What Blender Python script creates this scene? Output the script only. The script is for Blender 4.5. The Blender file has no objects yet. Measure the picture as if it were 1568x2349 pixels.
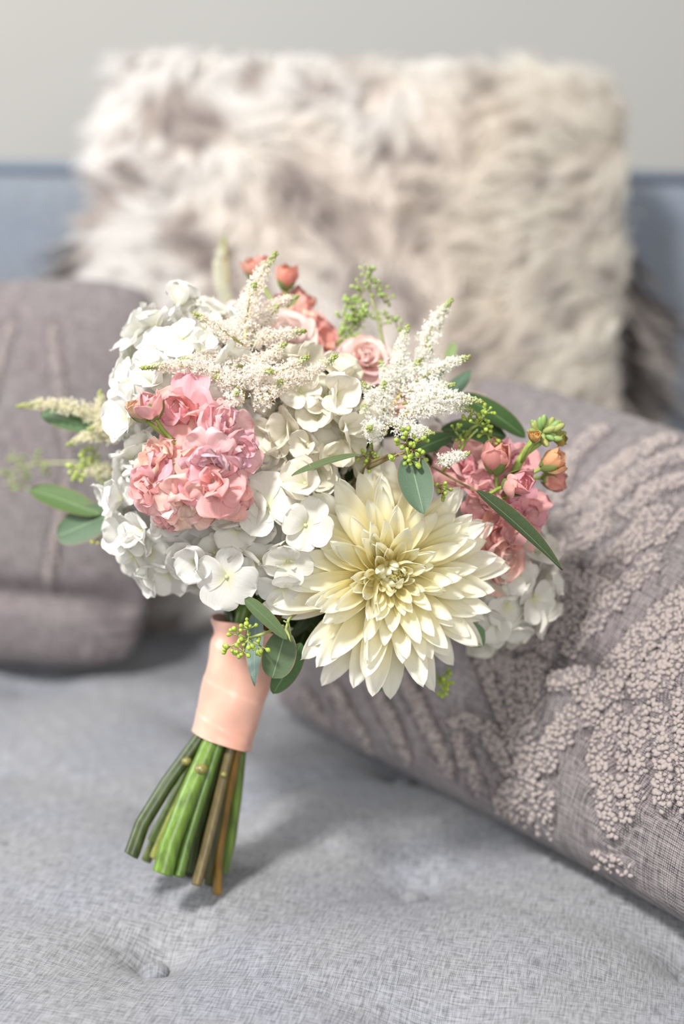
import bpy, math, random
import numpy as np
from mathutils import Vector, Matrix
from mathutils.bvhtree import BVHTree

random.seed(7)
rng = np.random.default_rng(7)
S = bpy.context.scene
COL = S.collection

# ---------------------------------------------------------------- camera
PITCH, ROLL = math.radians(15.0), math.radians(0.9)
CAM = Vector((0, 0, 0.5))
FPX = 50 / 36 * 2349
_F = Vector((0, math.cos(PITCH), -math.sin(PITCH)))
_R0 = Vector((1, 0, 0))
_U0 = Vector((0, math.sin(PITCH), math.cos(PITCH)))
_R = _R0 * math.cos(ROLL) + _U0 * math.sin(ROLL)
_U = _U0 * math.cos(ROLL) - _R0 * math.sin(ROLL)
cd = bpy.data.cameras.new('camera')
cam = bpy.data.objects.new('camera', cd)
COL.objects.link(cam)
cam.matrix_world = Matrix(((_R.x, _U.x, -_F.x, CAM.x), (_R.y, _U.y, -_F.y, CAM.y), (_R.z, _U.z, -_F.z, CAM.z), (0, 0, 0, 1)))
cd.sensor_fit = 'VERTICAL'
cd.sensor_height = 36
cd.lens = 50
cd.clip_start = 0.05
cd.dof.use_dof = True
cd.dof.focus_distance = 0.872
cd.dof.aperture_fstop = 2.2
S.camera = cam

# ---------------------------------------------------------------- light and exposure
w = bpy.data.worlds.new('room_light')
S.world = w
w.use_nodes = True
w.node_tree.nodes['Background'].inputs[0].default_value = (1.0, 0.99, 0.975, 1)
w.node_tree.nodes['Background'].inputs[1].default_value = 0.33


def area(name, loc, target, size, power, col):
    ld = bpy.data.lights.new(name, 'AREA')
    ld.shape = 'DISK'
    ld.size = size
    ld.energy = power
    ld.color = col
    o = bpy.data.objects.new(name, ld)
    COL.objects.link(o)
    o.location = loc
    o.rotation_euler = (Vector(target) - Vector(loc)).to_track_quat('-Z', 'Y').to_euler()
    return o


area('key_lamp', (-0.85, -0.2, 2.05), (0, 0.95, 0.15), 0.36, 76, (1.0, 0.97, 0.93))
area('front_fill', (0.35, -1.7, 1.15), (0, 1.0, 0.2), 1.5, 34, (1.0, 0.985, 0.96))  # weak frontal fill, added to brighten the bouquet from the camera side
area('side_fill', (-2.6, 1.0, 1.5), (0, 1.3, 0.3), 1.6, 52, (0.985, 0.99, 1.0))  # broad fill added at the left for side modelling and brighter fur
S.view_settings.view_transform = 'Standard'
S.view_settings.look = 'None'
S.view_settings.exposure = 0.05
S.view_settings.gamma = 1.0
S.view_settings.use_curve_mapping = False
S.cycles.max_bounces = 7
S.cycles.diffuse_bounces = 4
S.cycles.glossy_bounces = 2
S.cycles.transmission_bounces = 4
S.cycles.transparent_max_bounces = 4
S.cycles.use_denoising = True
S.cycles.adaptive_threshold = 0.02


# ---------------------------------------------------------------- helpers
def unp(px, py, d):
    """point at depth d along the lens axis that the photograph shows at px, py"""
    return CAM + d * (_F + _R * ((px - 784) / FPX) - _U * ((py - 1174.5) / FPX))


def cdir(r, u, t):
    """direction given as right, up, towards the viewer"""
    return (_R * r + _U * u - _F * t).normalized()


def lin(r, g, b):
    def f(c):
        c /= 255
        return c / 12.92 if c <= 0.04045 else ((c + 0.055) / 1.055) ** 2.4
    return (f(r), f(g), f(b), 1)


def mesh_np(name, V, quads=None, tris=None, attrs=None, mat=None, smooth=True, matidx=None):
    V = np.asarray(V, np.float32)
    me = bpy.data.meshes.new(name)
    me.vertices.add(len(V))
    me.vertices.foreach_set('co', V.ravel())
    parts, tot = [], []
    if quads is not None and len(quads):
        q = np.asarray(quads, np.int32)
        parts.append(q.ravel()); tot += [np.full(len(q), 4, np.int32)]
    if tris is not None and len(tris):
        t = np.asarray(tris, np.int32)
        parts.append(t.ravel()); tot += [np.full(len(t), 3, np.int32)]
    idx = np.concatenate(parts)
    tot = np.concatenate(tot)
    start = np.concatenate([[0], np.cumsum(tot)[:-1]]).astype(np.int32)
    me.loops.add(len(idx))
    me.loops.foreach_set('vertex_index', idx)
    me.polygons.add(len(tot))
    me.polygons.foreach_set('loop_start', start)
    me.polygons.foreach_set('loop_total', tot)
    me.polygons.foreach_set('use_smooth', np.full(len(tot), smooth, bool))
    for k, v in (attrs or {}).items():
        v = np.asarray(v, np.float32)
        if v.ndim == 1:
            a = me.attributes.new(k, 'FLOAT', 'POINT'); a.data.foreach_set('value', v)
        elif v.shape[1] == 3:
            a = me.attributes.new(k, 'FLOAT_VECTOR', 'POINT'); a.data.foreach_set('vector', v.ravel())
        else:
            a = me.attributes.new(k, 'FLOAT_COLOR', 'POINT'); a.data.foreach_set('color', v.ravel())
    if mat is not None:
        for m in (mat if isinstance(mat, (list, tuple)) else [mat]):
            me.materials.append(m)
    if matidx is not None:
        me.polygons.foreach_set('material_index', np.asarray(matidx, np.int32))
    me.update(calc_edges=True)
    me.validate()
    return me


def grid_quads(nu, nv, off=0, closed=False):
    i, j = np.meshgrid(np.arange(nu - 1), np.arange(nv if closed else nv - 1), indexing='ij')
    i, j = i.ravel(), j.ravel()
    j2 = (j + 1) % nv
    return np.stack([i * nv + j, (i + 1) * nv + j, (i + 1) * nv + j2, i * nv + j2], 1) + off


def obj(name, data, parent=None, M=None, color=None, kind=None, label=None):
    o = bpy.data.objects.new(name, data)
    COL.objects.link(o)
    if parent is not None:
        o.parent = parent
    if M is not None:
        o.matrix_basis = M
    if color is not None:
        o.color = color
    if kind:
        o['kind'] = kind
    if label:
        o['label'] = label
    return o


def thing(name, label, cat, loc=(0, 0, 0)):
    o = bpy.data.objects.new(name, None)
    COL.objects.link(o)
    o.empty_display_size = 0.05
    o.location = loc
    o['label'] = label
    o['category'] = cat
    return o


def frame(pos, nrm, spin=0.0, scale=1.0, up=None):
    z = Vector(nrm).normalized()
    x = Vector(up) if up is not None else (_U if abs(z.dot(_U)) < 0.9 else _R)
    x = (x - z * x.dot(z)).normalized()
    y = z.cross(x)
    R = Matrix((x, y, z)).transposed() @ Matrix.Rotation(spin, 3, 'Z')
    M = (R * scale).to_4x4()
    M.translation = pos
    return M


_lat = np.random.default_rng(3).random((64, 64, 64)).astype(np.float32)


def vnoise(P, scale=1.0):
    """smooth value noise 0..1 at points P (n x 3)"""
    Q = np.asarray(P, np.float64) * scale + 500.0
    I = np.floor(Q).astype(int)
    f = Q - I
    f = f * f * (3 - 2 * f)
    I &= 63
    J = (I + 1) & 63
    out = 0
    for a in (0, 1):
        for b in (0, 1):
            for c in (0, 1):
                wx = f[:, 0] if a else 1 - f[:, 0]
                wy = f[:, 1] if b else 1 - f[:, 1]
                wz = f[:, 2] if c else 1 - f[:, 2]
                out = out + wx * wy * wz * _lat[(J if a else I)[:, 0], (J if b else I)[:, 1], (J if c else I)[:, 2]]
    return out


# ---------------------------------------------------------------- materials
def new_mat(name):
    m = bpy.data.materials.new(name)
    m.use_nodes = True
    nt = m.node_tree
    b = nt.nodes['Principled BSDF']
    return m, nt, b


def N(nt, t, **kw):
    n = nt.nodes.new(t)
    for k, v in kw.items():
        setattr(n, k, v)
    return n


def L(nt, a, b):
    nt.links.new(a, b)


def ramp(nt, fac, stops):
    r = N(nt, 'ShaderNodeValToRGB')
    e = r.color_ramp.elements
    while len(e) < len(stops):
        e.new(0.5)
    for k, (p, c) in enumerate(stops):
        e[k].position = p
        e[k].color = c
    L(nt, fac, r.inputs[0])
    return r.outputs[0]


def mixc(nt, fac, a, b, mode='MIX'):
    n = N(nt, 'ShaderNodeMix', data_type='RGBA', blend_type=mode)
    for v, s in ((fac, n.inputs[0]), (a, n.inputs[6]), (b, n.inputs[7])):
        if hasattr(v, 'is_linked'):
            L(nt, v, s)
        else:
            s.default_value = v
    return n.outputs[2]


def attr(nt, name, out=2):
    a = N(nt, 'ShaderNodeAttribute', attribute_name=name)
    return a.outputs[out]


def noise(nt, scale, detail=3, vec=None, rough=0.5):
    n = N(nt, 'ShaderNodeTexNoise')
    n.inputs['Scale'].default_value = scale
    n.inputs['Detail'].default_value = detail
    n.inputs['Roughness'].default_value = rough
    if vec is None:
        tc = N(nt, 'ShaderNodeTexCoord')
        vec = tc.outputs['Object']
    L(nt, vec, n.inputs['Vector'])
    return n.outputs['Fac']


def translucent(m, nt, b, colsock, amount):
    tr = N(nt, 'ShaderNodeBsdfTranslucent')
    L(nt, colsock, tr.inputs[0])
    mx = N(nt, 'ShaderNodeMixShader')
    mx.inputs[0].default_value = amount
    L(nt, b.outputs[0], mx.inputs[1])
    L(nt, tr.outputs[0], mx.inputs[2])
    out = [n for n in nt.nodes if n.type == 'OUTPUT_MATERIAL'][0]
    L(nt, mx.outputs[0], out.inputs[0])


def bump(nt, b, h, strength, dist):
    n = N(nt, 'ShaderNodeBump')
    n.inputs['Strength'].default_value = strength
    n.inputs['Distance'].default_value = dist
    L(nt, h, n.inputs['Height'])
    L(nt, n.outputs[0], b.inputs['Normal'])


def petal_material(name, basecol=None, basepos=(0.0, 0.45), rough=0.6, trans=0.35, veins=0.12, tipcol=None):
    """petal: the object's own colour, a tint at the base (attribute t runs from base to tip), fine veins"""
    m, nt, b = new_mat(name)
    oc = N(nt, 'ShaderNodeObjectInfo').outputs['Color']
    c = oc
    t = attr(nt, 't')
    if basecol:
        f = ramp(nt, t, [(basepos[0], (1, 1, 1, 1)), (basepos[1], (0, 0, 0, 1))])
        c = mixc(nt, f, c, basecol)
    if tipcol:
        f = ramp(nt, t, [(0.75, (0, 0, 0, 1)), (1.0, (1, 1, 1, 1))])
        c = mixc(nt, f, c, tipcol)
    s = attr(nt, 's')
    # veins fan along the petal: stripes in s, broken by noise
    comb = N(nt, 'ShaderNodeCombineXYZ')
    L(nt, s, comb.inputs[0]); L(nt, t, comb.inputs[1])
    mp = N(nt, 'ShaderNodeMapping')
    mp.inputs['Scale'].default_value = (9, 1.6, 1)
    L(nt, comb.outputs[0], mp.inputs[0])
    v = noise(nt, 1.0, 4, mp.outputs[0], 0.6)
    vf = ramp(nt, v, [(0.35, (1 - veins,) * 3 + (1,)), (0.65, (1, 1, 1, 1))])
    c = mixc(nt, 1.0, c, vf, 'MULTIPLY')
    L(nt, c, b.inputs['Base Color'])
    b.inputs['Roughness'].default_value = rough
    b.inputs['Specular IOR Level'].default_value = 0.3
    bump(nt, b, v, 0.25, 0.001)
    translucent(m, nt, b, c, trans)
    return m


M_dahlia = petal_material('dahlia_petal', lin(252, 238, 162), (0.05, 0.85), 0.45, 0.42, 0.04)
M_hyd = petal_material('hydrangea_sepal', lin(226, 226, 186), (0.0, 0.35), 0.6, 0.35, 0.06)
M_stock = petal_material('stock_petal', lin(242, 206, 168), (0.0, 0.2), 0.65, 0.4, 0.12)
M_rose = petal_material('rose_petal', lin(245, 215, 180), (0.0, 0.3), 0.55, 0.4, 0.06)


def leaf_material():
    m, nt, b = new_mat('eucalyptus_leaf')
    oc = N(nt, 'ShaderNodeObjectInfo').outputs['Color']
    s = attr(nt, 's')
    ab = N(nt, 'ShaderNodeMath', operation='ABSOLUTE'); L(nt, s, ab.inputs[0])
    rib = ramp(nt, ab.outputs[0], [(0.0, (1, 1, 1, 1)), (0.055, (0, 0, 0, 1))])
    n = noise(nt, 60, 4)
    c = mixc(nt, 1.0, oc, ramp(nt, n, [(0.3, (0.8, 0.82, 0.8, 1)), (0.7, (1.1, 1.08, 1.05, 1))]), 'MULTIPLY')
    f = N(nt, 'ShaderNodeMath', operation='MULTIPLY'); L(nt, rib, f.inputs[0]); f.inputs[1].default_value = 0.45
    c = mixc(nt, f.outputs[0], c, lin(165, 190, 150))
    edge = ramp(nt, ab.outputs[0], [(0.95, (0, 0, 0, 1)), (1.0, (1, 1, 1, 1))])
    c = mixc(nt, edge, c, lin(160, 120, 90))
    L(nt, c, b.inputs['Base Color'])
    b.inputs['Roughness'].default_value = 0.5
    b.inputs['Specular IOR Level'].default_value = 0.35
    translucent(m, nt, b, c, 0.15)
    return m


M_leaf = leaf_material()


def simple(name, col, rough=0.6, nscale=None, namp=0.15, spec=0.3, objcol=False, trans=0, bumpd=0):
    m, nt, b = new_mat(name)
    if objcol:
        c = N(nt, 'ShaderNodeObjectInfo').outputs['Color']
    else:
        rgb = N(nt, 'ShaderNodeRGB'); rgb.outputs[0].default_value = col; c = rgb.outputs[0]
    if nscale:
        n = noise(nt, nscale, 4)
        c = mixc(nt, 1.0, c, ramp(nt, n, [(0.3, (1 - namp,) * 3 + (1,)), (0.7, (1 + namp,) * 3 + (1,))]), 'MULTIPLY')
        if bumpd:
            bump(nt, b, n, 0.6, bumpd)
    L(nt, c, b.inputs['Base Color'])
    b.inputs['Roughness'].default_value = rough
    b.inputs['Specular IOR Level'].default_value = spec
    if trans:
        translucent(m, nt, b, c, trans)
    return m


M_pod = simple('seed_pod_green', None, 0.5, 400, 0.12, 0.35, objcol=True)
M_twig = simple('twig_green', None, 0.6, 200, 0.2, 0.3, objcol=True)


def stem_material():
    m, nt, b = new_mat('cut_stem')
    oc = N(nt, 'ShaderNodeObjectInfo').outputs['Color']
    tc = N(nt, 'ShaderNodeTexCoord')
    mp = N(nt, 'ShaderNodeMapping'); mp.inputs['Scale'].default_value = (260, 260, 30)
    L(nt, tc.outputs['Object'], mp.inputs[0])
    n = noise(nt, 1.0, 3, mp.outputs[0])
    c = mixc(nt, 1.0, oc, ramp(nt, n, [(0.3, (0.62, 0.62, 0.6, 1)), (0.7, (1.25, 1.25, 1.1, 1))]), 'MULTIPLY')
    t = attr(nt, 't')
    cut = ramp(nt, t, [(0.985, (0, 0, 0, 1)), (0.995, (1, 1, 1, 1))])
    c = mixc(nt, cut, c, lin(150, 145, 95))
    L(nt, c, b.inputs['Base Color'])
    b.inputs['Roughness'].default_value = 0.28
    b.inputs['Specular IOR Level'].default_value = 0.5
    return m


M_stem = stem_material()


def astilbe_material():
    m, nt, b = new_mat('astilbe_floret')
    oc = N(nt, 'ShaderNodeObjectInfo').outputs['Color']
    t = attr(nt, 't')
    f = ramp(nt, t, [(0.74, (0, 0, 0, 1)), (0.97, (1, 1, 1, 1))])
    c = mixc(nt, f, oc, lin(196, 208, 120))
    st = attr(nt, 'stalk')
    c = mixc(nt, st, c, lin(190, 190, 120))
    L(nt, c, b.inputs['Base Color'])
    b.inputs['Roughness'].default_value = 0.7
    translucent(m, nt, b, c, 0.5)
    return m


M_astilbe = astilbe_material()


def ribbon_material():
    m, nt, b = new_mat('satin_ribbon')
    n = noise(nt, 35, 3)
    c = ramp(nt, n, [(0.3, lin(214, 158, 138)), (0.7, lin(230, 182, 163))])
    L(nt, c, b.inputs['Base Color'])
    b.inputs['Roughness'].default_value = 0.30
    b.inputs['Specular IOR Level'].default_value = 0.5
    b.inputs['Sheen Weight'].default_value = 0.3
    return m


M_ribbon = ribbon_material()


def weave_material(name, c1, c2, period, rot=0.0, streak=(1, 8), amt=0.5, relief=0.0006, tint=None, blotch=9):
    """plain woven cloth: attribute 'st' carries the cloth's own coordinates in metres"""
    m, nt, b = new_mat(name)
    st = attr(nt, 'st', 1)
    mp = N(nt, 'ShaderNodeMapping'); mp.inputs['Rotation'].default_value = (0, 0, rot)
    L(nt, st, mp.inputs[0])
    k = 2 * math.pi / period / (2 * math.pi)
    def wave(direction, scale, dist):
        wv = N(nt, 'ShaderNodeTexWave', wave_type='BANDS', bands_direction=direction)
        wv.inputs['Scale'].default_value = scale
        wv.inputs['Distortion'].default_value = dist
        wv.inputs['Detail'].default_value = 2
        wv.inputs['Detail Scale'].default_value = 0.6
        L(nt, mp.outputs[0], wv.inputs['Vector'])
        return wv.outputs['Fac']
    # wave texture: 20/pi stripes per unit at scale 1 (period = pi/10/scale)
    sc = math.pi / 10 / period
    wx = wave('X', sc, 0.9)
    wy = wave('Y', sc, 0.9)
    h = N(nt, 'ShaderNodeMath', operation='MULTIPLY'); L(nt, wx, h.inputs[0]); L(nt, wy, h.inputs[1])
    # slubs: noise stretched along each thread direction
    def slub(sx, sy):
        mm = N(nt, 'ShaderNodeMapping'); mm.inputs['Scale'].default_value = (sx, sy, 1)
        L(nt, mp.outputs[0], mm.inputs[0])
        return noise(nt, 1.0, 2, mm.outputs[0], 0.6)
    s1 = slub(0.09 / period * streak[0], 0.8 / period)
    s2 = slub(0.8 / period, 0.09 / period * streak[0])
    a = N(nt, 'ShaderNodeMath', operation='ADD'); L(nt, s1, a.inputs[0]); L(nt, s2, a.inputs[1])
    a2 = N(nt, 'ShaderNodeMath', operation='MULTIPLY_ADD'); L(nt, h.outputs[0], a2.inputs[0]); a2.inputs[1].default_value = amt; L(nt, a.outputs[0], a2.inputs[2])
    mr = N(nt, 'ShaderNodeMapRange'); mr.inputs[1].default_value = 0.75; mr.inputs[2].default_value = 1.25 + amt * 0.7
    L(nt, a2.outputs[0], mr.inputs[0])
    c = ramp(nt, mr.outputs[0], [(0.05, c1), (0.75, c2)])
    bl = noise(nt, blotch, 3, st)
    c = mixc(nt, ramp(nt, bl, [(0.4, (0, 0, 0, 1)), (0.62, (1, 1, 1, 1))]), c, mixc(nt, 1.0, c, tint or (0.96, 0.98, 1.04, 1), 'MULTIPLY'))
    L(nt, c, b.inputs['Base Color'])
    b.inputs['Roughness'].default_value = 0.9
    b.inputs['Specular IOR Level'].default_value = 0.15
    b.inputs['Sheen Weight'].default_value = 0.15
    bump(nt, b, mr.outputs[0], 0.7, relief)
    return m


M_seat = weave_material('sofa_linen', lin(104, 105, 108), lin(155, 156, 160), 0.0011, math.radians(14), amt=0.25, relief=0.0004, tint=(0.94, 0.96, 1.02, 1))
M_back = weave_material('sofa_linen_back', lin(106, 113, 123), lin(152, 160, 170), 0.0011, 0, amt=0.25, relief=0.0003)
M_cush = weave_material('cushion_cloth', lin(56, 52, 56), lin(162, 155, 155), 0.00135, math.radians(4), amt=0.75, relief=0.0007, tint=(1.0, 0.95, 0.98, 1), blotch=12)
M_yarn = simple('embroidery_yarn', lin(162, 152, 149), 0.85, 900, 0.15, 0.15)
M_pipe = simple('piping_cloth', lin(112, 122, 138), 0.9, 300, 0.1, 0.1)
M_wall = simple('wall_paint', lin(178, 178, 174), 0.9, 3, 0.01, 0.1)
M_floor = simple('floor_wood', lin(120, 95, 70), 0.5, 8, 0.1)


# ---------------------------------------------------------------- the setting
def plane(name, p0, ex, ey, mat):
    p0, ex, ey = map(Vector, (p0, ex, ey))
    V = [p0, p0 + ex, p0 + ex + ey, p0 + ey]
    o = obj(name, mesh_np(name, [list(v) for v in V], quads=[[0, 1, 2, 3]], mat=mat, smooth=False))
    o['kind'] = 'structure'
    return o


plane('floor', (-3, -2.5, -0.45), (6, 0, 0), (0, 4.8, 0), M_floor)
plane('wall_back', (-3, 2.3, -0.45), (6, 0, 0), (0, 0, 3.0), M_wall)

# ---------------------------------------------------------------- sofa
SOFA = thing('sofa', 'pale grey linen sofa with a button tufted seat, under the bouquet and cushions', 'sofa', (0, 1.1, -0.45))
SOFA_INV = Matrix.Translation((0, -1.1, 0.45))
BUTTONS = [(-0.116 + 0.346 * i, 0.806 + 0.176 * j) for i in range(-1, 3) for j in range(-1, 4)] + \
          [(0.055 + 0.346 * i, 0.896 + 0.176 * j) for i in range(-2, 2) for j in range(-1, 4)]
BUTTONS = [b for b in BUTTONS if abs(b[0]) < 0.62 and 0.55 < b[1] < 1.62]


def seat_height(x, y):
    """tufted seat top: dips at the buttons, soft creases between neighbours"""
    x = np.asarray(x, float); y = np.asarray(y, float)
    h = np.zeros_like(x)
    for bx, by in BUTTONS:
        r2 = (x - bx) ** 2 + (y - by) ** 2
        h -= 0.010 * np.exp(-r2 / 0.048 ** 2)
    for (ax, ay) in BUTTONS:
        for (bx, by) in BUTTONS:
            dx, dy = bx - ax, by - ay
            l = math.hypot(dx, dy)
            if dx > 0.05 and l < 0.21:
                t = np.clip(((x - ax) * dx + (y - ay) * dy) / l ** 2, 0, 1)
                d2 = (x - ax - t * dx) ** 2 + (y - ay - t * dy) ** 2
                h -= 0.004 * np.exp(-d2 / 0.016 ** 2) * (1 - 0.5 * np.sin(np.pi * t))
    P = np.stack([x.ravel(), y.ravel(), np.zeros(x.size)], 1)
    h += ((vnoise(P, 9) - 0.5) * 0.007 + (vnoise(P, 26) - 0.5) * 0.0022).reshape(x.shape)
    return h


def seat_mesh():
    x0, x1, y0, y1 = -0.72, 0.72, 0.36, 1.74
    nx, ny = 420, 420
    xs = np.linspace(x0, x1, nx); ys = np.linspace(y0, y1, ny)
    X, Y = np.meshgrid(xs, ys, indexing='ij')
    Z = seat_height(X, Y)
    # rolled front and side edges
    for d in (Y - y0, X - x0, x1 - X):
        e = np.clip(1 - d / 0.06, 0, 1)
        Z -= 0.055 * (1 - np.sqrt(np.clip(1 - e ** 2, 0, 1)))
    V = np.stack([X, Y, Z], -1).reshape(-1, 3)
    st = V.copy(); st[:, 2] = 0
    q = grid_quads(nx, ny)
    # skirt
    ring = [i * ny for i in range(nx)] + [(nx - 1) * ny + j for j in range(1, ny)] + [i * ny + ny - 1 for i in range(nx - 2, -1, -1)] + [j for j in range(ny - 2, 0, -1)]
    ring = np.array(ring)
    low = V[ring].copy(); low[:, 2] = -0.16
    n0 = len(V)
    k = np.arange(len(ring)); k2 = (k + 1) % len(ring)
    q2 = np.stack([ring[k], ring[k2], n0 + k2, n0 + k], 1)
    st2 = np.stack([low[:, 0], low[:, 1] + 0.1, low[:, 2] * 0], 1)
    return mesh_np('seat', np.concatenate([V, low]), quads=np.concatenate([q, q2]), attrs={'st': np.concatenate([st, st2])}, mat=M_seat)


seat = obj('seat', seat_mesh(), SOFA, SOFA_INV)


def rounded_box(x0, x1, y0, y1, z0, z1, r, name, mat, seg=5):
    """box with rounded edges, built as a rounded superellipsoid-free grid: six patches pushed out by the corner radius"""
    V, Q, off = [], [], 0
    c = np.array([(x0 + x1) / 2, (y0 + y1) / 2, (z0 + z1) / 2]); hs = np.array([(x1 - x0) / 2, (y1 - y0) / 2, (z1 - z0) / 2])
    ts = np.concatenate([-1 + np.linspace(0, 1, seg) * 0, np.linspace(-1, 1, 9)])
    ang = np.linspace(-1, 1, 24)
    for ax in range(3):
        for sgn in (-1, 1):
            A, B = np.meshgrid(ang, ang, indexing='ij')
            P = np.zeros(A.shape + (3,))
            P[..., ax] = sgn
            P[..., (ax + 1) % 3] = A * (1 if sgn > 0 else -1)
            P[..., (ax + 2) % 3] = B
            W = P * hs
            inner = np.clip(W, -(hs - r), hs - r)
            D = W - inner
            Ln = np.linalg.norm(D, axis=-1, keepdims=True); Ln[Ln == 0] = 1
            W = inner + D / Ln * r
            V.append((W + c).reshape(-1, 3)); Q.append(grid_quads(24, 24, off)); off += 24 * 24
    V = np.concatenate(V)
    return mesh_np(name, V, quads=np.concatenate(Q), attrs={'st': np.stack([V[:, 0] + V[:, 1], V[:, 2], V[:, 0] * 0], 1)}, mat=mat)


back = obj('backrest', rounded_box(-0.74, 0.74, 1.74, 1.93, -0.2, 0.458, 0.022, 'backrest', M_back), SOFA, SOFA_INV)
obj('base', rounded_box(-0.74, 0.74, 0.38, 1.93, -0.45, -0.15, 0.015, 'base', M_back), SOFA, SOFA_INV)
for sx in (-1, 1):
    a, b_ = sorted((sx * 0.74, sx * 0.90))
    obj('armrest', rounded_box(a, b_, 0.38, 1.93, -0.45, 0.2, 0.03, 'armrest', M_back), SOFA, SOFA_INV)


def tube_arrays(path, radii, n=8, closed_ends=True):
    P = [Vector(p) for p in path]
    V, T = [], []
    prev = None
    for i, p in enumerate(P):
        d = (P[min(i + 1, len(P) - 1)] - P[max(i - 1, 0)]).normalized()
        if prev is None:
            x = d.orthogonal().normalized()
        else:
            x = (prev - d * prev.dot(d)).normalized()
        prev = x
        y = d.cross(x)
        for k in range(n):
            a = 2 * math.pi * k / n
            V.append(p + (x * math.cos(a) + y * math.sin(a)) * radii[i])
    V = np.array([list(v) for v in V])
    q = grid_quads(len(P), n, 0, True)[:, ::-1]
    t = []
    if closed_ends:
        V = np.concatenate([V, [list(P[0]), list(P[-1])]])
        m = len(P) * n
        for k in range(n):
            t.append([m, k, (k + 1) % n][::-1])
            t.append([m + 1, (len(P) - 1) * n + k, (len(P) - 1) * n + (k + 1) % n])
    return V, q, np.array(t, int).reshape(-1, 3)


class Bag:
    """collects pieces that become ONE mesh"""
    def __init__(self):
        self.V, self.Q, self.T, self.A, self.n = [], [], [], {}, 0

    def add(self, V, Q=None, T=None, **attrs):
        V = np.asarray(V, float)
        if Q is not None and len(Q): self.Q.append(np.asarray(Q) + self.n)
        if T is not None and len(T): self.T.append(np.asarray(T) + self.n)
        self.V.append(V)
        for k, v in attrs.items():
            self.A.setdefault(k, []).append(np.broadcast_to(np.asarray(v, float), (len(V),) + np.shape(v)[1:] if np.ndim(v) else (len(V),)))
        self.n += len(V)

    def tube(self, path, radii, n=6, **attrs):
        if np.isscalar(radii): radii = [radii] * len(path)
        V, q, t = tube_arrays(path, radii, n)
        self.add(V, q, t, **attrs)

    def mesh(self, name, mat, smooth=True):
        return mesh_np(name, np.concatenate(self.V), np.concatenate(self.Q) if self.Q else None, np.concatenate(self.T) if self.T else None,
                       {k: np.concatenate(v) for k, v in self.A.items()}, mat, smooth)


bg = Bag(); bg.tube([(-0.735, 1.745, 0.452), (0, 1.743, 0.452), (0.735, 1.745, 0.452)], 0.006, 8)
obj('piping', bg.mesh('piping', M_pipe), back, None)


def button_mesh():
    prof = [(0.0, 0.0060), (0.004, 0.0057), (0.0070, 0.0046), (0.0092, 0.0026), (0.0098, 0.0004), (0.0092, -0.003)]
    n = 20
    V = [[0, 0, prof[0][1]]]
    for r, z in prof[1:]:
        for k in range(n):
            a = 2 * math.pi * k / n
            V.append([r * math.cos(a), r * math.sin(a), z + 0.0004 * math.sin(3 * a + r * 900)])
    t = [[0, 1 + k, 1 + (k + 1) % n] for k in range(n)]
    q = grid_quads(len(prof) - 1, n, 1, True)
    V = np.array(V)
    return mesh_np('tuft_button', V, q, t, {'st': V * [1, 1, 0]}, M_seat)


BM = button_mesh()
for bx, by in BUTTONS:
    z = float(seat_height(np.array([bx]), np.array([by]))[0])
    obj('tuft_button', BM, seat, Matrix.Translation((bx, by, z + 0.0035)) @ Matrix.Rotation(random.random() * 6, 4, 'Z'))


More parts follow.
